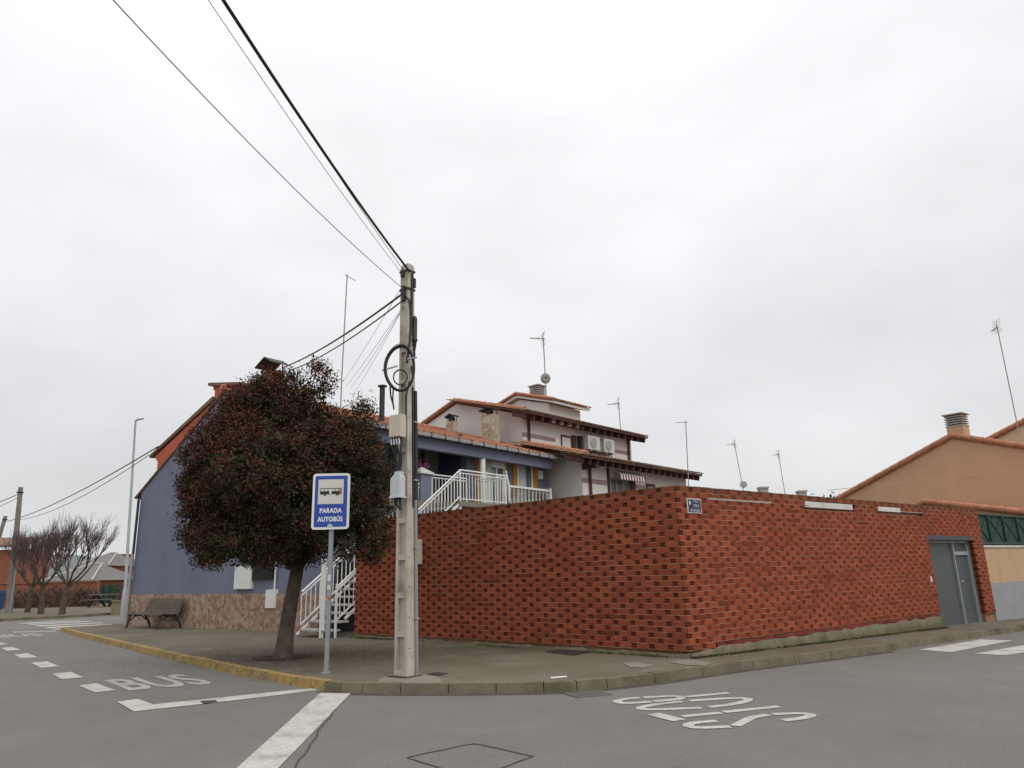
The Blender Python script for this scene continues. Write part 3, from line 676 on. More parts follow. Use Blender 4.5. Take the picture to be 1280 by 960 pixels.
# ------------------------------------------------------------------ blue house
bhse = thing('blue_house', bh(5, 5), 'blue rendered house with pink stone base, red dormer, and raised porch behind the tree', 'house')
tL, tR = .552, .308; zeL, zeR, bE = 4.78, 5.76, 11.3
bR = (zeR + tR*bE - zeL)/(tL+tR); zR = zeL + tL*bR
A_END = 10.42; bF = 10.6
zroofR = lambda b: zeR + (bE-b)*tR
mb = MB(); mb.prism([bh(0, 0, 1.13), bh(0, 0, zeL-.02), bh(0, bR, zR-.06), bh(0, bF, zroofR(bF)-.10), bh(0, bF, 1.13)], E1*.25); mb.build('gable_wall', M['blue'], bhse)
mb = MB()
seg = 26
for i in range(seg):   # slightly uneven cladding
    b0, b1 = bF*i/seg, bF*(i+1)/seg; o = -.045-random.uniform(0, .012)
    mb.box(bh(o, b0-.0, -.2), G*(b1-b0), E1*(.27-o), Z*(1.33+random.uniform(-.012, .012)))
mb.build('stone_plinth', M['stone'], bhse)
mb = MB(); mb.box(bh(.25, 0, -.2), E1*(A_END-.25), G*.25, Z*(zeL+.1)); mb.build('side_wall', M['blue'], bhse)
mb = MB(); mb.box(bh(.25, bF-.3, -.2), E1*(A_END-.25), G*.30, Z*3.86); mb.build('ground_floor_wall', M['blue'], bhse)
# recessed loggia with the front door, facade with two windows
px_f = lambda px, py, b=bF: (PP(px, py, bh(0, b), G)-OH)
aRec = px_f(583, 580).dot(E1)
z_fl = 3.66
mb = MB(); mb.box(bh(aRec, bF-.25, z_fl), E1*(A_END-aRec), G*.25, Z*(zroofR(bF)-.16-z_fl)); mb.build('front_wall', M['blue'], bhse)
mb = MB(); mb.box(bh(.3, bF-1.6, z_fl), E1*(aRec-.3), G*.25, Z*2.55); mb.build('loggia_wall', M['blue'], bhse)
mb = MB(); mb.box(bh(aRec, bF-1.35, z_fl), E1*.1, G*1.098, Z*2.5); mb.build('loggia_wall', M['navy'], bhse)  # return wall of the recess, its shade carried by the darker colour
bD = bF-1.35
aD0, aD1 = px_f(529, 600, bD).dot(E1), px_f(551, 600, bD).dot(E1)
fD = lambda a, d, z: bh(a, bD+d, z)
mb = MB(); mb.box(fD(aD0, .0, z_fl), E1*(aD1-aD0), G*.04, Z*2.1); dr = mb.build('front_door', M['grey_door'], bhse)
mb = MB()
for a_ in (aD0-.09, aD1): mb.box(fD(a_, 0, z_fl), E1*.09, G*.07, Z*2.2)
mb.box(fD(aD0-.0, 0, z_fl+2.1), E1*(aD1-aD0), G*.07, Z*.1); mb.build('door_frame', M['brown'], dr)
mb = MB(); mb.cbox(fD(aD1-.12, .08, z_fl+1.0), E1*.12, G*.03, Z*.03); mb.build('handle', M['galv'], dr)
fF = lambda a, d, z: bh(a, bF+d, z)
for (x0, x1, sx0, sx1, yt, sz) in ((600, 629, 594, 633, 571, 560), (645, 664, 640, 671, 579, 570)):
    a0, a1 = px_f(x0, 585).dot(E1), px_f(x1, 590).dot(E1); s0, s1 = px_f(sx0, 585).dot(E1), px_f(sx1, 592).dot(E1)
    zt_ = z_fl+1.86
    mb = MB(); mb.box(fF(s0, 0, z_fl), E1*(a0-s0), G*.05, Z*(zt_+.2-z_fl)); mb.box(fF(a1, 0, z_fl), E1*(s1-a1), G*.05, Z*(zt_+.2-z_fl)); mb.box(fF(a0, 0, zt_), E1*(a1-a0), G*.05, Z*.2)
    mb.build('ochre_surround', M['orange'], bhse)
    wf = window(lambda a, d, z: fF(a, d+.035, z), a0, a1, z_fl, zt_, bhse, .07, 2 if x0 > 640 else 3)
    if x0 < 640:
        mb = MB(); mb.box(fF(a0+.5, .075, zt_-.42), E1*(a1-a0-.5), G*.03, Z*.42); mb.build('shutter_box', M['white_frame'], wf)
        mb = MB(); mb.box(fF(a0+.07, .075, z_fl+.05), E1*.42, G*.02, Z*(zt_-z_fl-.1)); mb.build('curtain', M['curtain'], wf)
    else:
        mb = MB(); mb.box(fF(a0+.08, .062, z_fl+.05), E1*(a1-a0)*.42, G*.012, Z*(zt_-z_fl-.1)); mb.build('curtain', M['curtain'], wf)
q = px_f(673, 594); mb = MB(); mb.box(fF(q.dot(E1)-.13, 0, q.z-.16), E1*.26, G*.12, Z*.32); mb.build('wall_lamp', M['white_box'], bhse)
# porch slab, beam, column, gutter
mb = MB(); mb.box(bh(.3, bF-1.6, z_fl-.2), E1*(A_END-.3), G*(11.2-bF+1.6), Z*.2); mb.build('porch_floor', M['cement'], bhse)
mb = MB(); mb.box(bh(.0, 10.95, zeR-.50), E1*(A_END-.35), G*.22, Z*.36); mb.build('porch_beam', M['blue'], bhse)
aC = (PP(603, 575, bh(0, 11.06), G)-OH).dot(E1)
mb = MB(); mb.tube([bh(aC, 11.06, z_fl), bh(aC, 11.06, zeR-.50)], .10, 14); mb.build('porch_column', M['white_metal'], bhse)
mb = MB(); ga = lambda a, b, z: bh(a, b, z)
mb.prism([ga(-.1, bE-.02, zeR-.15), ga(-.1, bE+.10, zeR-.15), ga(-.1, bE+.12, zeR-.05), ga(-.1, bE-.02, zeR-.04)], E1*(A_END+.2)); gt = mb.build('gutter', M['gutter'], bhse)
for i in range(17): a_ = .2+i*.62; mb = MB(); mb.box(ga(a_, bE-.03, zeR-.17), E1*.025, G*.16, Z*.16); mb.build('gutter_bracket', M['iron'], gt)
# roofs
vR = (-G + Z*tR).normalized(); nR = (G*tR+Z).normalized(); vL = (G+Z*tL).normalized(); nL = (-G*tL+Z).normalized()
Lr = (bE-bR)/math.cos(math.atan(tR)); Ll = (bR+.35)/math.cos(math.atan(tL))
mb = MB(); mb.box(bh(-.12, bE, zeR-.06), E1*(A_END+.24), vR*Lr, -nR*.09); mb.box(bh(.03, -.35, zeL-.05-.35*tL), E1*(A_END+.09), vL*Ll, -nL*.09); mb.build('roof_deck', M['brown'], bhse)
mb = MB(); tile_roof(mb, bh(-.12, bE+.02, zeR-.045), E1, A_END+.24, vR, Lr-.05, nR); mb.build('roof_tiles', M['tile'], bhse)
mb = MB(); tile_roof(mb, bh(.03, -.36, zeL-.06-.36*tL), E1, A_END+.09, vL, Ll-.05, nL); mb.build('roof_tiles', M['tile_old'], bhse)
mb = MB(); ridge_tiles(mb, bh(-.14, bR, zR+.02), bh(A_END+.14, bR, zR+.02)); ridge_tiles(mb, bh(A_END+.06, bE, zeR+.0), bh(A_END+.06, bR, zR), .09); mb.build('ridge_tiles', M['tile'], bhse)
mb = MB(); ridge_tiles(mb, bh(-.01, -.36, zeL-.36*tL-.05), bh(-.01, bR, zR-.06), .055); mb.build('verge_tiles', M['tile_old'], bhse)
# red dormer on the street slope
zs = lambda b: zeL + tL*b
pts = [(.95, zs(.95)+.02), (.95, zs(.95)+.42), (.62, 5.90), (3.95, 7.02), (3.35, zs(3.35)+.02)]
mb = MB(); mb.prism([bh(.02, b, z) for b, z in ((.95, zs(.95)-.05), (.95, 5.68), (.70, 5.90), (4.35, 7.30), (4.3, zs(4.3)-.05))], E1*3.0); dm = mb.build('dormer', M['red'], bhse)
mb = MB(); mb.prism([bh(-.04, b, z) for b, z in ((.40, 5.90), (.40, 6.00), (4.45, 7.50), (4.62, 7.40))], E1*3.3); mb.build('dormer_roof', M['tile_old'], dm)
# red chimney block near the ridge
mb = MB(); mb.prism([bh(.05, b, z) for b, z in ((4.42, 7.1), (4.42, 7.70), (4.30, 7.78), (4.30, 7.90), (6.0, 7.62), (6.0, 7.0))], E1*.9); ch = mb.build('chimney', M['red'], bhse)
mb = MB(); mb.prism([bh(-.05, b, z) for b, z in ((4.12, 7.92), (4.12, 8.03), (6.1, 7.69), (6.1, 7.60))], E1*1.1); mb.build('chimney_cap', M['tile_old'], ch)
# chimney with a bent metal cowl on the ridge (over the tree)
pc = AY(342, 470, 22.2); T_ = AY(342, 447.5, 22.2)
mb = MB(); mb.cbox(V((pc.x, pc.y, (7.0+T_.z-.45)/2)), E1*.42, G*.42, Z*(T_.z-.45-7.0)); ch = mb.build('chimney', M['far_brick2'], bhse)
mb = MB(); s0 = T_-Z*.03
mb.prism([s0-G*.50-Z*.26-E1*.35, s0-E1*.35, s0+G*.40-Z*.22-E1*.35, s0+G*.40-Z*.25-E1*.35, s0-Z*.04-E1*.35, s0-G*.5-Z*.29-E1*.35], E1*.7)
for x, y in ((-.28, -.2), (.22, -.2), (-.28, .2), (.22, .2)): mb.bar(V((s0.x, s0.y, s0.z-.48))+G*x+E1*y, V((s0.x, s0.y, s0.z-.12))+G*x+E1*y, .03)
mb.build('chimney_cowl', M['iron'], ch)
# two stone clad chimneys with tin roofs on the porch slope
for (x0_, x1_, yt_, wd_, dp_) in ((557.5, 572, 527.5, .40, .34), (602, 623, 519.5, .62, .42)):
    a_ = 10.0; q_ = PP((x0_+x1_)/2, yt_, bh(a_, 0), E1)-OH; b_ = q_.dot(G); ztop = q_.z
    mb = MB(); mb.box(bh(a_-dp_/2, b_-wd_/2, zroofR(b_)-.45), E1*dp_, G*wd_, Z*(ztop-zroofR(b_)+.45)); ch = mb.build('chimney', M['stone_ch'], bhse)
    mb = MB()
    for x in (-1, 1):
        for y in (-1, 1): mb.bar(bh(a_+x*dp_*.38, b_+y*wd_*.38, ztop-.02), bh(a_+x*dp_*.38, b_+y*wd_*.38, ztop+.24), .03)
    k = ztop+.22
    mb.prism([bh(a_-dp_*.65, b_-wd_*.62, k), bh(a_-dp_*.65, b_+wd_*.1, k+.12), bh(a_-dp_*.65, b_+wd_*.62, k+.02), bh(a_-dp_*.65, b_+wd_*.62, k-.02), bh(a_-dp_*.65, b_+wd_*.1, k+.08), bh(a_-dp_*.65, b_-wd_*.62, k-.04)], E1*dp_*1.3)
    mb.box(bh(a_-.1, b_-.1, ztop-.01), E1*.2, G*.2, Z*.2)
    mb.build('chimney_cowl', M['iron'], ch)
s1 = AY(478, 482, 22); mb = MB(); mb.tube([V((s1.x, s1.y, 6.0)), s1-Z*.05], .085, 12); mb.lathe(s1-Z*.03, [(.16, 0), (.14, .03), (.03, .06)], 12); mb.build('stove_pipe', M['sign_dark'], bhse)
# downpipe and fixings on the gable
mb = MB(); mb.tube([bh(-.11, .05, .12), bh(-.11, .05, 2.5)], .055, 10); mb.build('downpipe', M['galv'], bhse)
mb = MB(); mb.tube([bh(-.1, .06, 2.5), bh(-.1, .06, zeL-.3)], .045, 10); mb.build('downpipe', M['iron'], bhse)
def cab(x0, y0, x1, y1, nm, m, d=.06, lab=None):
    p = PP(x0, y0, bh(-.05, 0), E1)-OH; r = PP(x1, y1, bh(-.05, 0), E1)-OH; b0, b1 = p.dot(G), r.dot(G)
    mb = MB(); mb.box(bh(-.05-d, b0, r.z), G*(b1-b0), E1*(d+.049), Z*(p.z-r.z)); o = mb.build(nm, m, bhse)
    return o
cab(296, 708, 315, 736, 'meter_cabinet', M['white_box']); cab(334.5, 737, 345, 760, 'meter_cabinet', M['white_box'])
wn = cab(316, 700, 342, 724, 'window_grille', M['dark'], .03)
mb = MB(); mb.tube([bh(-.07, px_ := (PP(345, 715, bh(-.05, 0), E1)-OH).dot(G), 1.2), bh(-.07, px_, 2.4)], .025, 8); mb.build('conduit', M['white_frame'], bhse)
# balustrade of the porch
mb = MB(); aB0, aB1 = px_f(634, 615, 11.1).dot(E1), px_f(686, 613, 11.1).dot(E1); zt = z_fl+.80
mb.box(bh(aB0, 11.0, zt-.07), E1*(aB1-aB0), G*.16, Z*.07); br = mb.build('balustrade_rail', M['white_metal'], bhse)
prof = [(.05, 0), (.05, .05), (.035, .07), (.062, .18), (.068, .26), (.04, .40), (.032, .48), (.045, .51), (.032, .54), (.05, .62), (.055, .66), (.05, .735)]
nb = 11
for i in range(nb):
    mb = MB(); mb.lathe(bh(aB0+.16+(aB1-aB0-.3)*i/(nb-1), 11.08, z_fl), prof, 12); mb.build('baluster', M['bal'], bhse)
mb = MB(); mb.box(bh(aB1, 11.0, z_fl), E1*.1, G*.16, Z*.86); mb.build('corner_post', M['white_metal'], bhse)
mb = MB(); mb.box(bh(aB1-.25, 10.8, zt+.02), E1*.5, G*.35, Z*.05); mb.build('post_cap', M['cement'], bhse)
# gate pier with a pyramid cap at the head of the stair
aP = (PP(527, 592, bh(0, 11.0), G)-OH).dot(E1)
mb = MB(); mb.box(bh(aP-.22, 10.8, z_fl-1), E1*.44, G*.4, Z*1.82); pr = mb.build('porch_pier', M['blue'], bhse)
mb = MB(); c_ = bh(aP, 11.0, z_fl+.82); mb.cbox(c_+Z*.03, E1*.56, G*.52, Z*.06)
b4 = [c_+Z*.06+E1*x*.27+G*y*.25 for x, y in ((-1, -1), (1, -1), (1, 1), (-1, 1))]; mb.add(b4+[c_+Z*.24], [(0, 1, 4), (1, 2, 4), (2, 3, 4), (3, 0, 4)]); mb.build('pier_cap', M['sign_grey'], pr)
fl = thing('flower_pot', c_+Z*.24+E1*.1, 'pink flowers in a pot behind the pier cap by the front door', 'flower pot')
mb = MB(); o_ = bh(aP+.34, 10.7, z_fl+.86); fl.location = o_
mb.lathe(o_, [(.08, 0), (.11, .18)], 10); mb.build('pot', M['terracotta'], fl)
mb = MB()
for i in range(70):
    p = o_+V((random.gauss(0, .10), random.gauss(0, .10), .3+random.gauss(0, .10))); t = random.random()*6.28; u = V((math.cos(t), math.sin(t), random.uniform(-.5, .5)))*.035; v = V((-math.sin(t), math.cos(t), random.uniform(-1, 1)))*.035
    mb.quad(p-u, p-v, p+u, p+v)
mb.build('flowers', M['pink'], fl)

# ------------------------------------------------------------------ white exterior staircase
st = thing('exterior_staircase', bh(-.6, 11.8, P), 'white steel staircase climbing behind the brick wall to the blue house porch', 'staircase')
bS0, bS1 = 10.98, 12.18; a_top = 3.75; z_top = 3.62; a_bot = -1.05; z_bot = .12; sl_ = (z_top-z_bot)/(a_top-a_bot)
zst = lambda a: z_bot + (a-a_bot)*sl_
ns = 19
mb = MB()
for i in range(1, ns): z_ = z_bot+(z_top-z_bot)*i/ns; a_ = a_bot+(a_top-a_bot)*i/ns; mb.box(bh(a_-.08, bS0, z_-.045), E1*.30, G*(bS1-bS0), Z*.045)
mb.build('treads', M['bal'], st)
for b_ in (bS0, bS1):
    mb = MB(); a_s = -.95 if b_ == bS0 else -.45; mb.bar(bh(a_s, b_, zst(a_s)-.03), bh(a_top, b_, z_top-.05), .04, .06, G); mb.build('stringer', M['white_metal'], st)
def railing(pa, pb, parent, h=.92, low=.14, step=.135, r=.013, posts=(0, 1), handrail=.025, name='railing'):
    pa, pb = V(pa), V(pb); mb = MB(); Ln = (pb-pa).length; hz = V((pb.x-pa.x, pb.y-pa.y, 0)).length
    mb.tube([pa+Z*h, pb+Z*h], handrail, 8); mb.bar(pa+Z*(h-.09), pb+Z*(h-.09), .03); mb.bar(pa+Z*low, pb+Z*low, .03)
    n = max(2, int(hz/step))
    for i in range(n+1): q = pa.lerp(pb, i/n); mb.bar(q+Z*low, q+Z*(h-.09), r*1.7)
    for t in posts: q = pa.lerp(pb, t); mb.bar(q-Z*.15, q+Z*(h+.02), .05)
    return mb.build(name, M['white_metal'], parent)
railing(bh(-.75, bS1, zst(-.75)), bh(a_top, bS1, z_top), st, posts=(.35, 1))
railing(bh(-.85, bS0, zst(-.85)), bh(a_top-.5, bS0, zst(a_top-.5)), st, posts=(.5,))
aL1 = (PP(632, 600, bh(0, bS1), G)-OH).dot(E1)
railing(bh(a_top, bS1, z_top), bh(aL1, bS1, z_top), st, posts=(1,), low=.06)
railing(bh(a_top-.05, bS0-.05, z_top), bh(aL1-.5, bS0-.05, z_top), st, low=.06)
railing(bh(aL1, bS1, z_top), bh(aL1, bS0-.1, z_top), st, posts=(), low=.06)
mb = MB(); mb.box(bh(a_top-.1, 11.2, z_top-.16), E1*(aL1-a_top+.15), G*(bS1+.04-11.2), Z*.15); mb.build('landing', M['cement'], st)
gp_ = lambda px, py: GP(px, py, P)
def vpost(p, z1, w_): mb = MB(); mb.bar(V((p.x, p.y, .0)), V((p.x, p.y, z1)), w_); mb.build('post', M['white_metal'], st)
vpost(GP(402, 797, P), 1.95, .11); vpost(bh(-.72, bS1), zst(-.72)+1.0, .05); vpost(bh(-.02, bS1+.02), zst(0)+1.02, .06); vpost(bh(-.45, bS1-.35), 1.1, .05); vpost(bh(a_top, bS1, 0), z_top, .06); vpost(bh(aL1, bS1, 0), z_top, .06)
railing(bh(aP-1.1, 11.12, z_fl-.75), bh(aP+.30, 11.12, z_fl-.1), st, posts=(1,), h=.85, name='railing')
dk = MB(); dk.box(bh(.35, 10.85, 0), E1*3.3, G*.03, Z*1.9); dk.build('understair_shade', M['dark'], st)  # dark sheet added to stand in for the shade under the stairs
# white folded parasol leaning on the balustrade
a_ = px_f(632, 590, 11.15).dot(E1); mb = MB(); q0 = PP(636, 609, bh(0, 11.25), G); q1 = PP(632, 588, bh(0, 11.25), G)
mb.tube([q0-Z*.5, q0, q1], [.03, .05, .03], 8); tag(mb.build('folded_parasol', M['white_metal']), 'white folded parasol standing at the porch balustrade', 'parasol')

# ------------------------------------------------------------------ white house with timber eaves
EW = V((.667, .745, 0)).normalized(); GW = V((EW.y, -EW.x, 0)); OW = V((2.55, 27.18, 0))
def wh(a, b, z=0): return OW + EW*a + GW*b + Z*z
whs = thing('white_house', wh(4, -4), 'white rendered house with brown timber eaves and mauve bands, beyond the brick wall', 'house')
bU = -2.9; LW = 7.95; aU1 = 8.05; zr2, br2 = 9.15, -6.86
tU = (zr2-7.97)/(br2+2.2)*-1
zU = lambda b: 7.80 + (-2.2-b)*.272     # upper roof
zLo = lambda b: 5.60 + (.75-b)*.265      # lower roof
mb = MB(); mb.prism([wh(0, 0, 0), wh(0, 0, zLo(0)-.12), wh(0, bU, zLo(bU)-.10), wh(0, bU, 0)], EW*LW); mb.build('lower_wall', M['white_wall'], whs)
mb = MB(); mb.prism([wh(.02, bU, 0), wh(.02, bU, zU(bU)-.16), wh(.02, br2, zU(br2)-.1), wh(.02, -10.2, zU(br2)-1.1), wh(.02, -10.2, 0)], EW*aU1); mb.build('upper_wall', M['white_wall'], whs)
def eave(bw, be, a0, a1, zf, slope, step, part):
    vU = (-GW+Z*slope).normalized(); nU = (GW*slope+Z).normalized()
    mb = MB(); ln = (be-bw)*1.03
    mb.box(wh(a0, be, zf(be)-.03), EW*(a1-a0), vU*((be-bw)+.3), -nU*.05); mb.box(wh(a0, be-.0, zf(be)-.11), EW*(a1-a0), GW*.025, Z*.09)
    o = mb.build('eave_boards', M['brown'], part)
    n = int((a1-a0)/step)
    for i in range(n+1):
        a = a0+.08+(a1-a0-.26)*i/n; mb = MB(); mb.box(wh(a, be-.06, zf(be-.06)-.085), EW*.13, vU*((be-bw)-.02), -nU*.24); mb.build('rafter', M['brown'], part)
eave(bU, -2.2, -.65, 8.5, zU, .272, .56, whs); eave(0, .75, -.95, 8.05, zLo, .265, .50, whs)
for be, b1, a0, a1, zf, s_ in ((-2.2, br2, -.65, 8.5, zU, .272), (.75, bU, -.95, 8.05, zLo, .265)):
    vU = (-GW+Z*s_).normalized(); nU = (GW*s_+Z).normalized(); ln = (be-b1)*math.sqrt(1+s_*s_)
    mb = MB(); mb.box(wh(0, bU-.0 if be < 0 else -.0, zf(bU if be < 0 else 0)-.02), EW*(a1), vU*(ln-(be-(bU if be < 0 else 0))*1.03), -nU*.07); tile_roof(mb, wh(a0, be+.03, zf(be)-.02), EW, a1-a0, vU, ln, nU, .21, .36, .05); mb.build('roof_tiles', M['tile_old'] if be < 0 else M['tile_old'], whs)
mb = MB(); ridge_tiles(mb, wh(-.04, -2.75, zU(-2.75)+.06), wh(-.04, br2, zU(br2)+.06), .12); ridge_tiles(mb, wh(-.04, br2, zU(br2)+.06), wh(-.04, -10.3, zU(br2)-1.05), .12); mb.build('verge_tiles', M['tile'], whs)
mb = MB(); ridge_tiles(mb, wh(-.04, .3, zLo(.3)+.06), wh(-.04, bU, zLo(bU)+.06), .13); mb.build('verge_tiles', M['tile'], whs)
mb = MB(); mb.box(wh(.0, br2, zU(br2)-.02), EW*8.5, -GW*3.4-Z*1.08, -Z*.08); mb.build('rear_roof', M['tile_old'], whs)
# bands and details; d positive = outwards
fU = lambda a, d, z: wh(a, bU+d, z); fL = lambda a, d, z: wh(a, d, z)
def band(f, a0, a1, z0, z1, nm='band', m='band', d=.012): mb = MB(); mb.box(f(a0, -.03, z0), EW*(a1-a0), GW*(.03+d), Z*(z1-z0)); return mb.build(nm, M[m], whs)
PU = lambda px, py, b=bU: (PP(px, py, wh(0, b), GW)-OW)
band(fU, -.002, 2.1, 6.90, 7.08); zb_ = 6.90
aw0, aw1 = PU(701, 550).dot(EW), PU(714.5, 550).dot(EW)
band(fU, PU(764, 565).dot(EW), aU1-.1, 6.90, 7.08)
window(lambda a, d, z: fU(a, d+.0, z), aw0, aw1, 6.55, 7.28, whs, .07, 1, 'glass', frame_mat='brown')
mb = MB(); mb.box(fU(aw1+.02, 0, 6.5), EW*.28, GW*.05, Z*.85); mb.build('shutter', M['brown'], whs)
ad0, ad1 = PU(759.5, 560).dot(EW), PU(763.5, 560).dot(EW); window(fU, ad0, ad1, 6.5, 7.2, whs, .05, 1, 'dark', frame_mat='brown')
band(fL, -.002, PU(760, 600, 0).dot(EW), 4.72, 4.90); band(fL, PU(794, 606, 0).dot(EW), PU(816, 606, 0).dot(EW), 4.72, 4.90)
al0, al1 = PU(761, 600, 0).dot(EW), PU(786, 600, 0).dot(EW)
window(lambda a, d, z: fL(a, d+.01, z), al0, al1, 3.6, 5.05, whs, .08, 3, 'glass', frame_mat='galv')
mb = MB(); mb.box(fL(al1, 0, 3.4), EW*.32, GW*.10, Z*1.7); mb.build('shutter', M['brown'], whs); mb = MB(); mb.box(fL(al0-.12, 0, 3.4), EW*.12, GW*.06, Z*2.0); mb.build('shutter', M['brown'], whs)
aw = MB(); n = 18; a0_, a1_ = al0+.1, al1+.45
for row, (d0, d1, z0, z1) in enumerate(((.16, .50, 5.34, 5.14), (.50, .52, 5.14, 4.94))):
    for i in range(n):
        p = a0_+(a1_-a0_)*i/n; q = a0_+(a1_-a0_)*(i+1)/n
        if i % 2 == 0: aw.hexa([fL(p, d0, z0-.02), fL(q, d0, z0-.02), fL(q, d1, z1-.02), fL(p, d1, z1-.02), fL(p, d0+.01, z0), fL(q, d0+.01, z0), fL(q, d1+.01, z1), fL(p, d1+.01, z1)])
awn = aw.build('awning', M['awning_w'], whs); aw = MB()
for row, (d0, d1, z0, z1) in enumerate(((.16, .50, 5.34, 5.14), (.50, .52, 5.14, 4.94))):
    for i in range(n):
        p = a0_+(a1_-a0_)*i/n; q = a0_+(a1_-a0_)*(i+1)/n
        if i % 2: aw.hexa([fL(p, d0, z0-.02), fL(q, d0, z0-.02), fL(q, d1, z1-.02), fL(p, d1, z1-.02), fL(p, d0+.01, z0), fL(q, d0+.01, z0), fL(q, d1+.01, z1), fL(p, d1+.01, z1)])
aw.build('awning_stripes', M['awning_r'], awn)
as0, as1 = PU(807, 604, 0).dot(EW), PU(818, 604, 0).dot(EW); window(fL, as0, as1, 4.2, 5.0, whs, .10, 1, 'dark', frame_mat='brown')
mb = MB(); mb.tube([fU(.32, .07, zLo(bU)), fU(.32, .07, zU(bU)-.3)], .055, 8); mb.build('downpipe', M['brown'], whs)
mb = MB(); mb.tube([fU(7.75, .07, zLo(bU)), fU(7.75, .07, zU(bU)-.3)], .055, 8); mb.build('downpipe', M['brown'], whs)
mb = MB(); mb.tube([fL(.42, .07, 2.0), fL(.42, .07, zLo(0)-.25)], .055, 8); mb.build('downpipe', M['brown'], whs)
mb = MB(); mb.box(fL(.0, 0, 5.2), EW*.05, GW*.7, Z*.22); mb.build('eave_bracket', M['brown'], whs)
# roof turret with louvred chimney
tw = lambda b, z, a=1.2: wh(a, b, z)
mb = MB(); mb.prism([tw(-5.2, 7.9), tw(-5.2, 8.55), tw(-4.1, 8.86), tw(-2.45, 8.40), tw(-2.45, 7.6)], EW*2.2); tr_ = mb.build('turret', M['white_wall'], whs)
mb = MB(); mb.prism([tw(-5.5, 8.53, 1.0), tw(-5.5, 8.66, 1.0), tw(-4.1, 9.06, 1.0), tw(-2.05, 8.46, 1.0), tw(-2.05, 8.33, 1.0), tw(-4.1, 8.92, 1.0)], EW*2.6); mb.build('turret_cornice', M['white_wall'], tr_)
mb = MB(); ridge_tiles(mb, tw(-4.1, 9.10, 1.0), tw(-2.0, 8.48, 1.0), .09); ridge_tiles(mb, tw(-4.1, 9.10, 1.0), tw(-5.5, 8.70, 1.0), .09)
vv = (GW*1.0-Z*.293); tile_roof(mb, tw(-2.0, 8.46, 1.0), EW, 2.6, (-GW+Z*.293).normalized(), 2.15, (GW*.293+Z).normalized(), .21, .36, .045); mb.build('turret_tiles', M['tile'], tr_)
def louvre_chimney(c, w_, h0, parent, u, v, n=5, gap=.085):
    mb = MB(); mb.cbox(c+Z*h0/2, u*w_, v*w_, Z*h0); o = mb.build('chimney', M['beige'] if parent is not whs else M['far_brick2'], parent)
    mb = MB(); z_ = h0
    mb.cbox(c+Z*(h0+n*gap/2), u*w_*.6, v*w_*.6, Z*n*gap)
    for i in range(n+1): mb.cbox(c+Z*(h0+i*gap+.02), u*w_*(1.06 if i < n else 1.25), v*w_*(1.06 if i < n else 1.25), Z*.045)
    mb.build('chimney_louvres', M['louvre'], o); return o
cp = PP(672, 496, tw(-3.6, 0, 2.2), EW); louvre_chimney(V((cp.x, cp.y, 8.72)), .50, .42, whs, EW, GW, 5, .085)
# air conditioners on the upper wall
for i, (x0, x1) in enumerate(((723, 740.5), (743, 758))):
    a0, a1 = PU(x0, 555).dot(EW), PU(x1, 558).dot(EW)
    r = thing('air_conditioner', fU((a0+a1)/2, .3, 6.72), ('left' if i == 0 else 'right')+' of two white air conditioner units under the upper eave of the white house', 'air conditioner', 'air conditioners on the white house')
    mb = MB(); mb.box(fU(a0+.12, .12, 6.74), EW*(a1-a0-.14), GW*.34, Z*.62); mb.build('casing', M['ac'], r)
    cc = fU((a0+a1)/2-.02, .462, 7.04)
    mb = MB(); mb.lathe(cc, [(.235, 0), (.235, .012)], 20, GW)
    for t in range(0): pass
    fn_ = mb.build('fan_opening', M['galv'], r)
    mb = MB()
    for k_ in range(4): rr = .06+.055*k_; mb.tube([cc+GW*.02+EW*math.cos(t)*rr+Z*math.sin(t)*rr for t in [2*math.pi*j/16 for j in range(17)]], .008, 5, False)
    for k_ in range(4): t = k_*math.pi/4; mb.bar(cc+GW*.02-EW*math.cos(t)*.23-Z*math.sin(t)*.23, cc+GW*.02+EW*math.cos(t)*.23+Z*math.sin(t)*.23, .012)
    mb.build('fan_grille', M['ac'], r)
    mb = MB()
    for x in (.25, .75): mb.box(fU(a0+(a1-a0)*x, 0, 6.66), EW*.05, GW*.5, Z*.06)
    mb.build('bracket', M['galv'], r)
    mb = MB(); mb.box(fU(a0-.10, .0, 6.7), EW*.16, GW*.22, Z*.64); mb.build('side_panel', M['iron'], r)
# ------------------------------------------------------------------ beige house on the right with lower gable and yard wall
bg_ = thing('beige_house', bw_right(24, 3), 'beige rendered house gable with louvred chimney behind the brick wall on the right', 'house')
def bwx(s, d, z): return bw_right(s, d, z)
SB = 22.0; px_b = lambda px, py, S: (PP(px, py, CR+DR*S, DR)-CR)
ap = px_b(1190, 547, SB); lf = px_b(1050, 624, SB); rg = px_b(1280, 560, SB)
sl1 = (ap.z-lf.z)/(lf.dot(DN)-ap.dot(DN)); sl2 = (ap.z-rg.z)/(ap.dot(DN)-rg.dot(DN)); da = ap.dot(DN); dl_ = da+6.5; dr_ = da-6.0
gv = lambda d, z, S=SB: CR+DR*S+DN*d+Z*z
zl_, zr_ = ap.z-(dl_-da)*sl1, ap.z-(da-dr_)*sl2
mb = MB(); mb.prism([gv(dl_, -.5), gv(dl_, zl_), gv(da, ap.z), gv(dr_, zr_), gv(dr_, -.5)], DR*8); mb.build('gable_wall', M['beige'], bg_)
mb = MB(); hz_ = px_b(1280, 582, SB); mb.box(gv(dr_, hz_.z-.14, SB-.004), DN*(dl_-dr_-1.0), DR*.02, Z*.025); mb.build('render_joint', M['cream'], bg_)
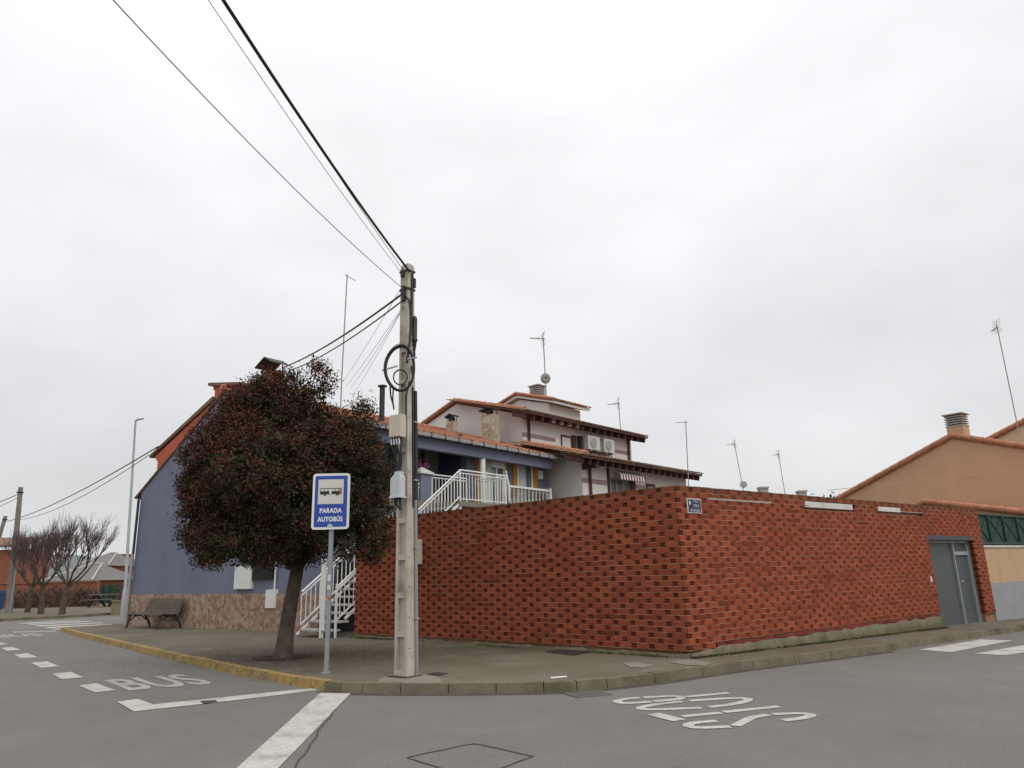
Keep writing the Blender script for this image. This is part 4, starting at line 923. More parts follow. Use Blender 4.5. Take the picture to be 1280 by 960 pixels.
mb = MB(); ridge_tiles(mb, gv(dl_, zl_+.06, SB-.02), gv(da, ap.z+.08, SB-.02), .13); ridge_tiles(mb, gv(dr_, zr_+.06, SB-.02), gv(da, ap.z+.08, SB-.02), .13); mb.build('verge_tiles', M['tile'], bg_)
v_ = (DN+Z*sl2).normalized(); nn = (-DN*sl2+Z).normalized(); mb = MB(); tile_roof(mb, gv(dr_, zr_+.05, SB), DR, 8, v_, (da-dr_)*math.sqrt(1+sl2**2), nn, .23, .38, .05)
v2_ = (-DN+Z*sl1).normalized(); n2_ = (DN*sl1+Z).normalized(); tile_roof(mb, gv(dl_, zl_+.05, SB), DR, 8, v2_, (dl_-da)*math.sqrt(1+sl1**2), n2_, .23, .38, .05); mb.build('roof_tiles', M['tile'], bg_)
cc = px_b(1199, 545, SB+.5); c_ = gv(cc.dot(DN), ap.z-.15, SB+.5); louvre_chimney(c_, .62, .62, bg_, DR, DN, 5, .095)
# lower gable in front, its verge descending to the street
SL = 18.0; a2 = px_b(1155, 629, SL); r2 = px_b(1280, 642, SL); s3 = (a2.z-r2.z)/(a2.dot(DN)-r2.dot(DN)); d2 = a2.dot(DN)
lg = thing('garden_building', gv(d2, 0, SL), 'low beige outbuilding with a tiled verge behind the grey gate and green lattice', 'outbuilding')
mb = MB(); mb.prism([gv(d2+.9, -.4, SL), gv(d2+.9, a2.z-.42, SL), gv(d2, a2.z, SL), gv(d2-3.6, a2.z-3.6*s3, SL), gv(d2-3.6, -.4, SL)], DR*3.9); mb.build('gable_wall', M['beige'], lg)
mb = MB(); ridge_tiles(mb, gv(d2-3.7, a2.z-3.7*s3+.05, SL-.03), gv(d2, a2.z+.06, SL-.03), .12, .42); ridge_tiles(mb, gv(d2+.95, a2.z-.40, SL-.03), gv(d2, a2.z+.06, SL-.03), .12); mb.build('verge_tiles', M['tile'], lg)
v_ = (DN+Z*s3).normalized(); nn = (-DN*s3+Z).normalized(); mb = MB(); tile_roof(mb, gv(d2-3.6, a2.z-3.6*s3+.04, SL), DR, 3.9, v_, 3.65, nn, .22, .38, .05); mb.build('roof_tiles', M['tile'], lg)
# cream gable further along
S3 = 33.0; q0 = px_b(1243, 548, S3); q1 = px_b(1280, 529, S3); s4 = (q1.z-q0.z)/(q0.dot(DN)-q1.dot(DN))
ch_ = thing('cream_house', gv(q1.dot(DN), 0, S3), 'cream gabled house at the right edge behind the beige gable', 'house')
dd = q0.dot(DN); mb = MB(); mb.prism([gv(dd+2, -.5, S3), gv(dd+2, q0.z-2*s4, S3), gv(dd-3.2, q0.z+3.2*s4, S3), gv(dd-6.5, q0.z+3.2*s4-1.2, S3), gv(dd-6.5, -.5, S3)], DR*6); mb.build('gable_wall', M['cream'], ch_)
mb = MB(); ridge_tiles(mb, gv(dd+2, q0.z-2*s4+.08, S3-.05), gv(dd-3.2, q0.z+3.2*s4+.1, S3-.05), .15); ridge_tiles(mb, gv(dd-6.5, q0.z+3.2*s4-1.1, S3-.05), gv(dd-3.2, q0.z+3.2*s4+.1, S3-.05), .15); mb.build('verge_tiles', M['tile'], ch_)
# yard wall with grey base and green lattice
yw = thing('yard_wall', bw_right(16, .1, -.2), 'low beige yard wall with a grey rendered base right of the grey gate', 'wall')
mb = MB(); mb.box(bw_right(s_end+.01, .02, -.8), DR*9, DN*.2, Z*(.88+.8)); mb.build('grey_base', M['grey_base'], yw)
mb = MB(); mb.box(bw_right(s_end+.01, .035, .88), DR*9, DN*.18, Z*.95); mb.build('upper_wall', M['yard_wall'], yw)
mb = MB(); mb.box(bw_right(s_end+.01, .0, 1.83), DR*9, DN*.26, Z*.05); mb.build('coping', M['white_strip'], yw)
lf_ = thing('lattice_fence', bw_right(16, .1, 1.9), 'dark green lattice fence panels standing on the beige yard wall', 'fence')
mb = MB(); mb.box(bw_right(s_end-.12, .15, 1.9), DR*9, DN*.012, Z*.86); mb.build('backing_sheet', M['green_sheet'], lf_)
mb = MB(); x = s_end-.12
for i in range(8):
    a = x+i*1.15
    mb.bar(bw_right(a, .11, 1.89), bw_right(a, .11, 2.78), .05)
    b0 = a+.04; mb.bar(bw_right(b0, .12, 1.95), bw_right(b0+1.07, .12, 2.72), .018, .02, DN); mb.bar(bw_right(b0+1.07, .132, 1.95), bw_right(b0, .132, 2.72), .018, .02, DN)
mb.bar(bw_right(x, .112, 2.75), bw_right(x+9, .112, 2.75), .05); mb.bar(bw_right(x, .112, 1.95), bw_right(x+9, .112, 1.95), .06); mb.build('lattice', M['green_metal'], lf_)
# ------------------------------------------------------------------ concrete utility pole
up_ = thing('utility_pole', POLE, 'tall concrete utility pole with ladder-like recesses beside the bus stop sign', 'utility pole')
UX = -DR; UY = -DN    # UX: outward normal of the recessed face, UY: outward normal of the plain face (towards the camera right)
UX = V((-.62, -.785, 0)).normalized(); UY = V((.785, -.62, 0)).normalized()
HP = 6.42; pw0, pw1, pd0, pd1 = .205, .138, .265, .168      # width along UX, depth along UY
lean = V((-.035, 0, 0))
def pp(x, y, z):   # x,y in -1..1 across the section
    t = (z-.12)/(HP-.12); w_ = pw0+(pw1-pw0)*t; d_ = pd0+(pd1-pd0)*t
    return V((POLE.x, POLE.y, 0)) + lean*t + UX*(x*w_/2) + UY*(y*d_/2) + Z*z
mb = MB()
# solid core, flanges and rungs (I-shaped section)
def sect(x0, x1, y0, y1, z0, z1): mb.hexa([pp(x0, y0, z0), pp(x1, y0, z0), pp(x1, y1, z0), pp(x0, y1, z0), pp(x0, y0, z1), pp(x1, y0, z1), pp(x1, y1, z1), pp(x0, y1, z1)])
ZS = 5.0
sect(-.45, .45, -.62, .62, -.2, ZS)
sect(-1, 1, .60, 1, -.2, ZS); sect(-1, 1, -1, -.60, -.2, ZS)
z_ = .12; 
for i in range(10): sect(.40, .98, -.63, .63, z_ if i else -.2, z_+.075); sect(-.98, -.40, -.63, .63, z_, z_+.075); z_ += .535
sect(-1, 1, -1, 1, ZS-.01, HP)
sect(-.8, .8, -.8, .8, HP-.001, HP+.03)
mb.build('shaft', M['concrete'], up_)
mb = MB()
for i in range(26):
    z = 4.2+i*.085; mb.tube([pp(-.35, .985, z), pp(-.35, 1.012, z)], .013, 8)
for i in range(9): z = .5+i*.42; mb.tube([pp(.55, .985, z), pp(.55, 1.015, z)], .010, 8)
mb.build('bolt_holes', M['dark'], up_)
mb = MB(); mb.tube([pp(-.72, 1.14, .10), pp(-.72, 1.17, 2.6)], .026, 10); mb.build('conduit', M['conduit'], up_)
mb = MB(); mb.tube([pp(-.30, 1.10, 2.5), pp(-.25, 1.12, 3.4), pp(-.25, 1.14, 4.35)], .016, 8); mb.tube([pp(-.62, 1.2, 2.6), pp(-.75, 1.2, 3.0), pp(-.8, 1.25, 4.3)], .02, 8); mb.tube([pp(-1.15, 1.0, 2.3), pp(-1.15, 1.0, 4.3)], .025, 8); mb.build('conduit', M['cable'], up_)
mb = MB()
for z in (.9, 1.9, 2.9, 3.8): mb.cbox(pp(-.72, 1.10, z), UX*.075, UY*.075, Z*.022)
mb.build('pipe_clamps', M['galv'], up_)
mb = MB()
for z, r in ((HP-.10, .03), (HP-.42, .025)): mb.cbox(pp(0, 0, z), UX*(pw1+.035), UY*(pd1+.035), Z*.03)
mb.cbox(pp(1.25, -.2, HP-.14), UX*.05, UY*.06, Z*.12); mb.cbox(pp(-.8, 1.15, HP-.30), UX*.05, UY*.04, Z*.16); mb.cbox(pp(1.3, .2, HP-.5), UX*.05, UY*.05, Z*.25); mb.build('cable_hooks', M['iron'], up_)
mb = MB(); pk = [pp(-.2, 1.12, HP-.14), pp(-.05, 1.2, HP-.45), pp(.1, 1.2, HP-.9), pp(.55, 1.2, HP-1.3), pp(1.0, 1.3, 4.98), pp(1.5, 1.2, 4.72)]; mb.tube(pk, .019, 8)
mb.tube([pp(1.2, .3, HP-.55), pp(.8, 1.2, HP-.62), pp(.3, 1.25, HP-.8), pp(.4, 1.2, 5.3)], .014, 8); mb.build('tie_cable', M['cable'], up_)
mb = MB(); mb.box(pp(-1.3, -1.35, 0)+Z*.116, UX*.0+V((.0, .0, 0))+UX*.34, UY*.38, Z*.014); mb.build('footing_gap', M['soil'], up_)
# junction boxes
jb = thing('junction_box', pp(1.2, .3, 3.55), 'upper cream junction box on the concrete pole, cables hanging below it', 'junction box')
mb = MB(); c = AY(497, 533, POLE.y-.22); V1 = V((.86, -.5, 0)).normalized(); V2 = V((V1.y, -V1.x, 0))
mb.cbox(c, V1*.215, V2*.13, Z*.34); mb.cbox(c+V2*.07, V1*.20, V2*.015, Z*.32); mb.build('case', M['box_cream'], jb)
mb = MB()
for i in range(7):
    x = -.1+i*.033; mb.tube([c+V1*x-Z*.17, c+V1*(x+random.uniform(-.02, .02))-Z*.30+V2*.03, c+V1*(x*.6+.03)-Z*(.42+random.random()*.15), c+V1*(.03+x*.3)-Z*.68], .010, 6)
mb.build('hanging_cables', M['cable'], jb)
mb = MB()
for i in range(4): x = -.08+i*.05; mb.tube([c+V1*x-Z*.20+V2*.05, c+V1*(x+.02)-Z*.29+V2*.06], .012, 6)
mb.build('cable_glands', M['box_grey'], jb)
jb = thing('junction_box', pp(1.2, .3, 2.65), 'lower grey junction box with a stepped hood on the concrete pole', 'junction box')
c2 = AY(497.3, 610, POLE.y-.20)
mb = MB(); mb.cbox(c2, V1*.17, V2*.14, Z*.30); mb.cbox(c2+Z*.19+V1*.02, V1*.10, V2*.10, Z*.10); mb.cbox(c2-Z*.135, V1*.195, V2*.16, Z*.03); mb.prism([c2+Z*.15-V1*.085-V2*.065, c2+Z*.15+V1*.085-V2*.065, c2+Z*.20+V1*.06-V2*.06, c2+Z*.20-V1*.03-V2*.06], V2*.12); mb.build('case', M['box_grey'], jb)
mb = MB()
for i in range(5): x = -.06+i*.03; mb.tube([c2+V1*x-Z*.15, c2+V1*(x+random.uniform(-.02, .02))-Z*.24, c2+V1*(.05+x*.4)-Z*(.30+random.random()*.05)], .012, 6)
mb.build('hanging_cables', M['cable'], jb)
# cable coil and splice closure
cc = AY(499.5, 460, POLE.y-.22); cl_ = thing('cable_coil', cc, 'black cable coil hung on a cross bracket on the concrete pole', 'cable coil')
mb = MB(); rv = V((1, .1, 0)).normalized(); coil = []
for t in range(3*28+1):
    a = 2*math.pi*t/28; k = .96+.06*(t/84)+.025*math.sin(a*.61+1); coil.append(cc+rv*math.sin(a)*.225*k+Z*(math.cos(a)*.365*k+.02*math.sin(2*a))+V((0, -.012*(t/28-1.5), 0)))
mb.tube(coil, .019, 7)
co2 = [cc+V((.02, -.04, -.16))+rv*math.sin(2*math.pi*t/20)*.105+Z*math.cos(2*math.pi*t/20)*.12 for t in range(21)]; mb.tube(co2, .012, 6)
mb.tube([cc+V((-.14, -.02, -.30)), cc+V((-.13, 0, -.45)), cc+V((-.08, 0, -.62))], .014, 6); mb.tube([cc+V((-.09, -.02, -.33)), cc+V((-.10, 0, -.5)), cc+V((-.08, 0, -.66))], .012, 6)
mb.tube([cc+V((.16, -.02, -.22)), cc+V((.10, .02, -.45)), cc+V((.10, .04, -.8))], .014, 6); mb.build('coil', M['cable'], cl_)
for q0_, q1_, t_ in ((V((-.27, -.03, -.04)), V((-.03, -.01, .03)), .025), (V((.13, -.03, .13)), V((.27, -.05, .15)), .03), (V((-.09, -.03, .34)), V((.0, -.03, .38)), .03)):
    mb = MB(); mb.bar(cc+q0_, cc+q1_, t_, .022); mb.build('bracket_arm', M['galv'], cl_)
sp = AY(518.3, 410, POLE.y-.02); sc_ = thing('splice_closure', sp-Z*.3, 'black cylindrical cable splice closure strapped high on the concrete pole', 'splice closure')
mb = MB(); mb.lathe(sp-Z*.22, [(.022, -.14), (.035, -.02), (.048, 0), (.048, .03), (.040, .04), (.042, .36), (.030, .41), (.008, .425)], 14); mb.build('body', M['cable'], sc_)
mb = MB(); mb.tube([sp-Z*.35, sp-Z*.48+V((.0, .0, 0)), sp-Z*.62-V((.04, 0, 0)), cc+V((.2, 0, -.1))], .016, 7); mb.build('tail_cable', M['cable'], sc_)

# ------------------------------------------------------------------ overhead cables
def wire(pts, r, lab, m='cable', group=None, n=10):
    pts = [V(p) for p in pts]; out = []
    if len(pts) == 3:
        a, b, c = pts
        for i in range(n+1):   # quadratic through three points
            t = i/n; out.append(a*((1-t)*(1-2*t)) + b*(4*t*(1-t)) + c*(t*(2*t-1)))
    else: out = pts
    mb = MB(); mb.tube(out, r, 6); o = mb.build('overhead_cable', M[m]); return tag(o, lab, 'overhead cable', group)
def cat(a, b, sag, n=14): return [V(a).lerp(V(b), i/n) - Z*sag*4*(i/n)*(1-i/n) for i in range(n+1)]
top = pp(.2, 1.1, HP-.05)
def far_end(px, py, z): e = AZ(px, py, z); return e
def ov(px, py, z, a, r, lab, m='cable', sag=.10, ext=1.9):
    e = AZ(px, py, z); end = a + (e-a)*ext
    return wire(cat(a, end, sag, 26), r, lab, m)
ov(300, 0, 6.6, pp(.6, 1.1, HP-.12), .019, 'thickest black overhead cable rising from the concrete pole top to the upper left', sag=.25)
ov(294, 0, 6.55, pp(1.2, .6, HP-.16), .005, 'thin grey overhead cable running just left of the thickest black cable', 'cable_grey', .16)
ov(278, 0, 6.6, pp(1.3, .2, HP-.2), .0042, 'thin pale overhead cable, third from the left among those at the top', 'cable_grey', .2)
ov(183, 0, 6.3, pp(1.4, -.4, HP-.38), .0052, 'lone thin overhead cable farthest left of those rising from the pole top', 'cable', .32)
hA = pc + Z*0; hA = V((pc.x, pc.y, 0))
e1_ = AY(357, 458, 20.5); e2_ = AY(362, 463, 20.0)
wire(cat(pp(1.4, 0, HP-.50), e1_, .12), .018, 'upper of two thick cables sloping from the pole down to the blue house chimney')
wire(cat(pp(1.4, 0, HP-.62), e2_, .14), .013, 'lower of two thick cables sloping from the pole down to the blue house chimney')
for i, (a, e, lab) in enumerate(((pp(1.5, 0, HP-.36), (428, 478), 'leftmost thin drop wire from the pole to the blue house roof'), (pp(1.5, .2, HP-.72), (433, 482), 'second thin drop wire from the pole to the blue house roof'), (pp(1.5, .3, HP-.74), (438, 486), 'third thin drop wire from the pole to the blue house roof'), (pp(1.6, .3, HP-.76), (442, 492), 'rightmost thin drop wire from the pole to the blue house roof'))):
    wire(cat(a, AY(*e, 21.5), .05), .0045, lab, 'cable' if i in (0, 2) else 'cable_grey')
PL2 = GP(11, 766, P); pl2t = V((PL2.x, PL2.y, 0)); PL2T = PP(26, 609, PL2, V((0, 1, 0)))
w1 = bh(.3, .2, 6.0); w1 = PP(198, 558, bh(-.1, 0), E1); w2 = PP(186, 569, bh(-.1, 0), E1)
n0 = PP(8, 652, V((-38, 56, 0)), V((0, 1, 0)))
wire(cat(w1, n0, .35), .022, 'upper thick cable from the blue house eave across to the far left poles'); wire(cat(w2, PP(20, 650, V((-36, 52, 0)), V((0, 1, 0))), .5), .014, 'lower thin cable from the blue house eave across to the far left poles')
tl = PL2T - Z*.35
wire(cat(tl, PP(-60, 644, V((-40, 40, 0)), V((0, 1, 0))), .15), .022, 'upper cable leaving the left edge from the left utility pole'); wire(cat(tl-Z*.2, PP(-60, 650, V((-40, 40, 0)), V((0, 1, 0))), .2), .014, 'lower cable leaving the left edge from the left utility pole')

# far utility poles
def small_pole(base, topp, w0, w1, label):
    r = thing('utility_pole', base, label, 'utility pole'); mb = MB(); b, t = V(base), V(topp); s1 = V((1, 0, 0)); s2 = V((0, 1, 0)); b = b-Z*.2
    mb.hexa([b-s1*w0-s2*w0, b+s1*w0-s2*w0, b+s1*w0+s2*w0, b-s1*w0+s2*w0, t-s1*w1-s2*w1, t+s1*w1-s2*w1, t+s1*w1+s2*w1, t-s1*w1+s2*w1]); mb.build('shaft', M['old_pole'], r)
    mb = MB(); mb.cbox(t-Z*.3, s1*w1*3, s2*w1*3, Z*.08); mb.build('cross_clamp', M['iron'], r); 
    mb = MB(); mb.bar(b+V((w0+.03, -w0-.02, .2)), b+V((w0+.0, -w0-.02, 3.0)), .05); mb.build('conduit', M['galv'], r)
small_pole(PL2, PL2T, .135, .085, 'concrete utility pole at the left edge beside the bare trees')
b3 = V((-46, 63, .1)); t3 = PP(7, 645, b3, V((0, 1, 0))); b3 = V((PP(0, 690, b3, V((0, 1, 0))).x-1.2, 63, .1)); small_pole(b3, t3, .15, .10, 'smaller distant utility pole leaning at the far left edge')

# ------------------------------------------------------------------ bus stop sign
PO = GP(408, 841, P)
bs = thing('bus_stop_sign', PO, 'blue and white bus stop sign on a grey post at the yellow kerb corner', 'bus stop sign')
mb = MB(); mb.bar(V((PO.x, PO.y, .0)), V((PO.x, PO.y, 3.08)), .062, .062, V((1, 0, 0))); mb.build('post', M['post'], bs)
mb = MB(); mb.cbox(V((PO.x, PO.y, .125)), V((.12, 0, 0)), V((0, .12, 0)), Z*.02); mb.build('base_plate', M['galv'], bs)
mb = MB()
for z, h, m_ in ((1.50, .10, 0), (1.36, .06, 0)): mb.cbox(V((PO.x-.002, PO.y-.033, z)), V((.05, 0, 0)), V((0, .004, 0)), Z*h)
mb.build('sticker', M['sign_grey'], bs)
mb = MB(); mb.lathe(V((PO.x+.005, PO.y-.034, 1.20)), [(.026, 0), (.026, .003)], 12, V((0, -1, 0))); mb.build('sticker', M['sign_red'], bs)
tlp = PP(392.5, 592.5, PO-V((0, .06, 0)), V((0, 1, 0))); brp = PP(437.5, 661, PO-V((0, .06, 0)), V((0, 1, 0)))
SW, SH = .585, .88; sc0 = V((PO.x-.012, PO.y-.05, (tlp.z+brp.z)/2)); yaw = math.radians(3); SU = V((math.cos(yaw), math.sin(yaw), 0)); SN = V((SU.y, -SU.x, 0))
def rrect(w_, h_, r, off):
    pts = []
    for cx, cy, a0 in ((w_/2-r, h_/2-r, 0), (-w_/2+r, h_/2-r, 90), (-w_/2+r, -h_/2+r, 180), (w_/2-r, -h_/2+r, 270)):
        for k in range(7): t = math.radians(a0+15*k); pts.append(sc0+SU*(cx+r*math.cos(t))+Z*(cy+r*math.sin(t))+SN*off)
    return pts
mb = MB(); mb.prism(rrect(SW, SH, .05, -.012), SN*.024); mb.build('panel', M['sign_white'], bs)
mb = MB(); mb.prism(rrect(SW-.075, SH-.075, .022, .012), SN*.003); mb.build('blue_field', M['sign_blue'], bs)
def sq(x0, y0, x1, y1, off, m, name, th=.002): mb = MB(); mb.box(sc0+SU*x0+Z*y0+SN*off, SU*(x1-x0), Z*(y1-y0), SN*th); return mb.build(name, M[m], bs)
sq(-.205, -.045, .195, .345, .015, 'sign_grey', 'white_field')
mb = MB(); dk = lambda x0, y0, x1, y1, o=.017, t=.002: mb.box(sc0+SU*x0+Z*y0+SN*o, SU*(x1-x0), Z*(y1-y0), SN*t)
dk(-.175, .108, .165, .158); dk(-.175, .196, .165, .206); dk(-.175, .15, -.168, .206); dk(.156, .15, .165, .206)
for x in (-.115, -.055, .003, .06, .115): dk(x, .158, x+.008, .196)
for x in (-.10, .10): mb.lathe(sc0+SU*x+Z*.110+SN*.0172, [(.024, 0), (.024, .0022)], 16, SN)
pic = mb.build('bus_pictogram', M['sign_dark'], bs)
mb = MB(); mb.box(sc0+SU*(-.025)+Z*.115+SN*.019, SU*.03, Z*.078, SN*.001); mb.build('door', M['sign_white'], pic)
mb = MB(); mb.box(sc0+SU*.125+Z*.118+SN*.019, SU*.025, Z*.07, SN*.001); mb.build('front', M['sign_red'], pic)
text_mb('PARADA', .098, sc0-Z*.18+SN*.0155, SU*.84, Z, .001, .004, spacing=1.12).build('lettering', M['sign_white'], bs)
text_mb('AUTOBÚS', .098, sc0-Z*.315+SN*.0155, SU*.82, Z, .001, .004, spacing=1.10).build('lettering', M['sign_white'], bs)
mb = MB(); mb.prism([sc0+SU*x-Z*y+SN*.0155 for x, y in ((-.05, .405), (.05, .405), (.03, .372), (0, .35), (-.03, .372))], SN*.004); mb.build('bracket', M['box_grey'], bs)

# ------------------------------------------------------------------ red-leaved tree
def tg(r):
    while True:
        x = random.gauss(0, 1)
        if abs(x) < 1.5: return x*r
def gauss3(c, r): return V((c[0]+tg(r), c[1]+tg(r), c[2]+tg(r)))
tr = thing('photinia_tree', TREE, 'dense dark tree with reddish leaves in the pavement before the blue house', 'tree')
mb = MB(); T0 = V((TREE.x, TREE.y, -.1)); bp_ = [T0, T0+V((.02, 0, .28)), T0+V((.05, 0, .7)), T0+V((.11, 0, 1.2)), T0+V((.19, .0, 1.75)), T0+V((.2, .05, 2.4)), T0+V((.15, .05, 3.3))]
mb.tube(bp_, [.24, .165, .140, .128, .120, .11, .07], 16)
for k in range(10):
    t = k*2.4; o = bp_[4]+Z*random.uniform(-.1, .7); d = V((math.cos(t), math.sin(t), random.uniform(.5, 1.2))); mb.tube([o, o+d*.35, o+d*.6+Z*.2, o+d*.85+Z*.45], [.06, .045, .03, .015], 8)
mb.build('trunk', M['bark'], tr)
TX, TY = TREE.x, TREE.y
lobes = [((-.15, 0, 3.20), (1.80, 1.65, 1.40)), ((-.55, 0, 4.45), (1.05, 1.0, 1.05)), ((-1.12, -.05, 4.25), (.62, .8, .62)), ((-1.05, -.15, 3.75), (1.02, 1.15, 1.0)), ((.46, .0, 5.05), (.34, .42, .78)), ((.60, 0, 4.15), (.78, .8, .62)), ((1.36, .1, 4.30), (.36, .45, .68)), ((1.05, 0, 3.35), (.98, 1.2, 1.05)), ((-1.22, -.1, 2.75), (.86, 1.0, .85)), ((-1.68, 0, 3.25), (.42, .7, .5)), ((1.25, -.1, 2.45), (.78, .95, .75)), ((-.6, -.5, 2.2), (1.2, 1.0, .55)), ((.3, -.6, 2.35), (1.0, .8, .6)), ((-.2, -1.2, 3.4), (.9, .7, .8)), ((.5, -1.1, 2.9), (.7, .7, .6)), ((-1.0, .1, 5.0), (.42, .5, .38)), ((-.34, -.1, 5.24), (.46, .5, .36))]
mb = MB(); rnd = random.Random(11)
def leaf(p, nrm, s, col):
    t = V((rnd.gauss(0, 1), rnd.gauss(0, 1), rnd.gauss(0, 1))); u = (t-nrm*t.dot(nrm)); u = u.normalized() if u.length > .01 else V((1, 0, 0)); v = nrm.cross(u)
    a = p-u*s*.5; b = p+u*s*.5; c = p+v*s*.22+nrm*s*.05; d = p-v*s*.22+nrm*s*.05
    mb.col = col; mb.add([a, d, b, c], [(0, 1, 2, 3)])
greens = [(.030, .032, .015), (.040, .042, .018), (.048, .054, .023), (.026, .025, .012), (.058, .062, .030)]
reds = [(.110, .032, .024), (.090, .027, .020), (.122, .042, .029), (.074, .028, .019)]
clumps = []
for c, r in lobes:
    vol = (r[0]*r[1]+r[1]*r[2]+r[0]*r[2]); n = int(vol*38)
    for i in range(n):
        d = V((rnd.gauss(0, 1), rnd.gauss(0, 1), rnd.gauss(0, 1))).normalized(); k = rnd.uniform(.74, .98)
        p = V((TX+c[0]+d.x*r[0]*k, TY+c[1]+d.y*r[1]*k, c[2]+d.z*r[2]*k))
        if p.z < 1.78: continue
        clumps.append((p, d))
for p, d in clumps:
    h = (p.z-1.6)/4.2; red = min(.94, max(.06, .22+.55*h-.10*(p.x-TX)+rnd.gauss(0, .20))); n = rnd.randint(110, 170); sg = rnd.uniform(.085, .14); cb = rnd.uniform(.72, 1.3)
    ax = (d+V((rnd.gauss(0, .4), rnd.gauss(0, .4), rnd.gauss(.25, .4)))).normalized()
    for i in range(n):
        q = gauss3(p, sg) + ax*rnd.uniform(-.16, .06)
        nr = (d*.5+V((rnd.gauss(0, 1), rnd.gauss(0, 1), rnd.gauss(.5, 1)))).normalized(); col = rnd.choice(reds if rnd.random() < red else greens); g = rnd.uniform(.8, 1.2)*cb
        leaf(q, nr, rnd.uniform(.042, .076), tuple(x*g for x in col))
# shoots that stick out of the outline
for i in range(120):
    p, d = rnd.choice(clumps)
    if d.z < -.1: continue
    ln = rnd.uniform(.06, .16); dd = (d+V((rnd.gauss(0, .3), rnd.gauss(0, .3), .35))).normalized()
    for k in range(16):
        q = p+dd*(.02+ln*k/16)+V((rnd.gauss(0, .025), rnd.gauss(0, .025), rnd.gauss(0, .025))); leaf(q, V((rnd.gauss(0, 1), rnd.gauss(0, 1), rnd.gauss(0, 1))).normalized(), rnd.uniform(.04, .065), rnd.choice(reds+greens[:2]))
for c, r in lobes:
    for i in range(int(r[0]*r[1]*r[2]*900)):
        d = V((rnd.gauss(0, 1), rnd.gauss(0, 1), rnd.gauss(0, 1))).normalized()*(rnd.random()**.4)*.85
        p = V((TX+c[0]+d.x*r[0], TY+c[1]+d.y*r[1], c[2]+d.z*r[2]))
        if p.z > 1.75: leaf(p, V((rnd.gauss(0, 1), rnd.gauss(0, 1), rnd.gauss(0, 1))).normalized(), rnd.uniform(.10, .17), rnd.choice(greens))
mb.build('crown', M['leaf'], tr)

# ------------------------------------------------------------------ bench
p0 = PP(186, 752.5, bh(-.22, 0), E1)-OH; p1 = PP(229, 752.5, bh(-.22, 0), E1)-OH
bb0, bb1 = p0.dot(G), p1.dot(G); bb1 = max(bb1, bb0+1.5)
bn = thing('park_bench', bh(-.5, (bb0+bb1)/2, P), 'slatted timber bench with dark curved iron ends against the stone base of the blue house', 'bench')
prof = [(-.88, .42), (-.79, .445), (-.70, .435), (-.61, .425), (-.52, .42), (-.43, .43), (-.36, .47), (-.31, .54), (-.275, .62), (-.245, .70), (-.215, .78), (-.18, .85)]
mb = MB()
for a, z in prof[:6]: mb.box(bh(a-.035, bb0, P+z), E1*.065, G*(bb1-bb0), Z*.028)
mb.build('seat', M['wood'], bn)
mb = MB()
for a, z in prof[6:]: mb.box(bh(a-.012, bb0, P+z-.03), E1*.03, G*(bb1-bb0), Z*.06)
mb.build('backrest', M['wood'], bn)
for b in (bb0+.12, bb1-.12):
    mb = MB(); mb.tube([bh(a, b, P+z-.03) for a, z in prof], .03, 8)
    mb.tube([bh(-.93, b, P), bh(-.88, b, P+.2), bh(-.82, b, P+.4)], .032, 8); mb.tube([bh(-.16, b, P), bh(-.24, b, P+.2), bh(-.40, b, P+.41)], .032, 8)
    mb.tube([bh(-.84, b, P+.22), bh(-.68, b, P+.36), bh(-.5, b, P+.37), bh(-.3, b, P+.22)], .02, 8); mb.tube([bh(-.30, b, P+.26), bh(-.20, b, P+.5), bh(-.15, b, P+.88)], .024, 8)
    mb.build('iron_end', M['iron'], bn)

# ------------------------------------------------------------------ street lamp
LB = GP(153, 767.5, P); LT = PP(168.5, 526, LB, V((0, 1, 0)))
sl = thing('street_lamp', LB, 'slim grey street lamp post rising left of the blue house', 'street lamp')
LTv = V((LB.x+(LT.x-LB.x)*.9, LB.y, LT.z))
mb = MB(); mb.tube([V((LB.x, LB.y, -.1)), V((LB.x, LB.y, 1.2)), V((LB.x+.01, LB.y, 1.25)), LTv], [.105, .10, .075, .045], 12); mb.build('post', M['galv'], sl)
mb = MB(); mb.tube([LTv-Z*.02, LTv+Z*.08+V((.12, 0, 0))], .035, 8); mb.prism([LTv+V((.05, -.09, .02)), LTv+V((.34, -.07, .09)), LTv+V((.36, 0, .13)), LTv+V((.10, 0, .13)), LTv+V((.0, -.05, .08))], V((0, .18, 0))); mb.build('lamp_head', M['galv'], sl)

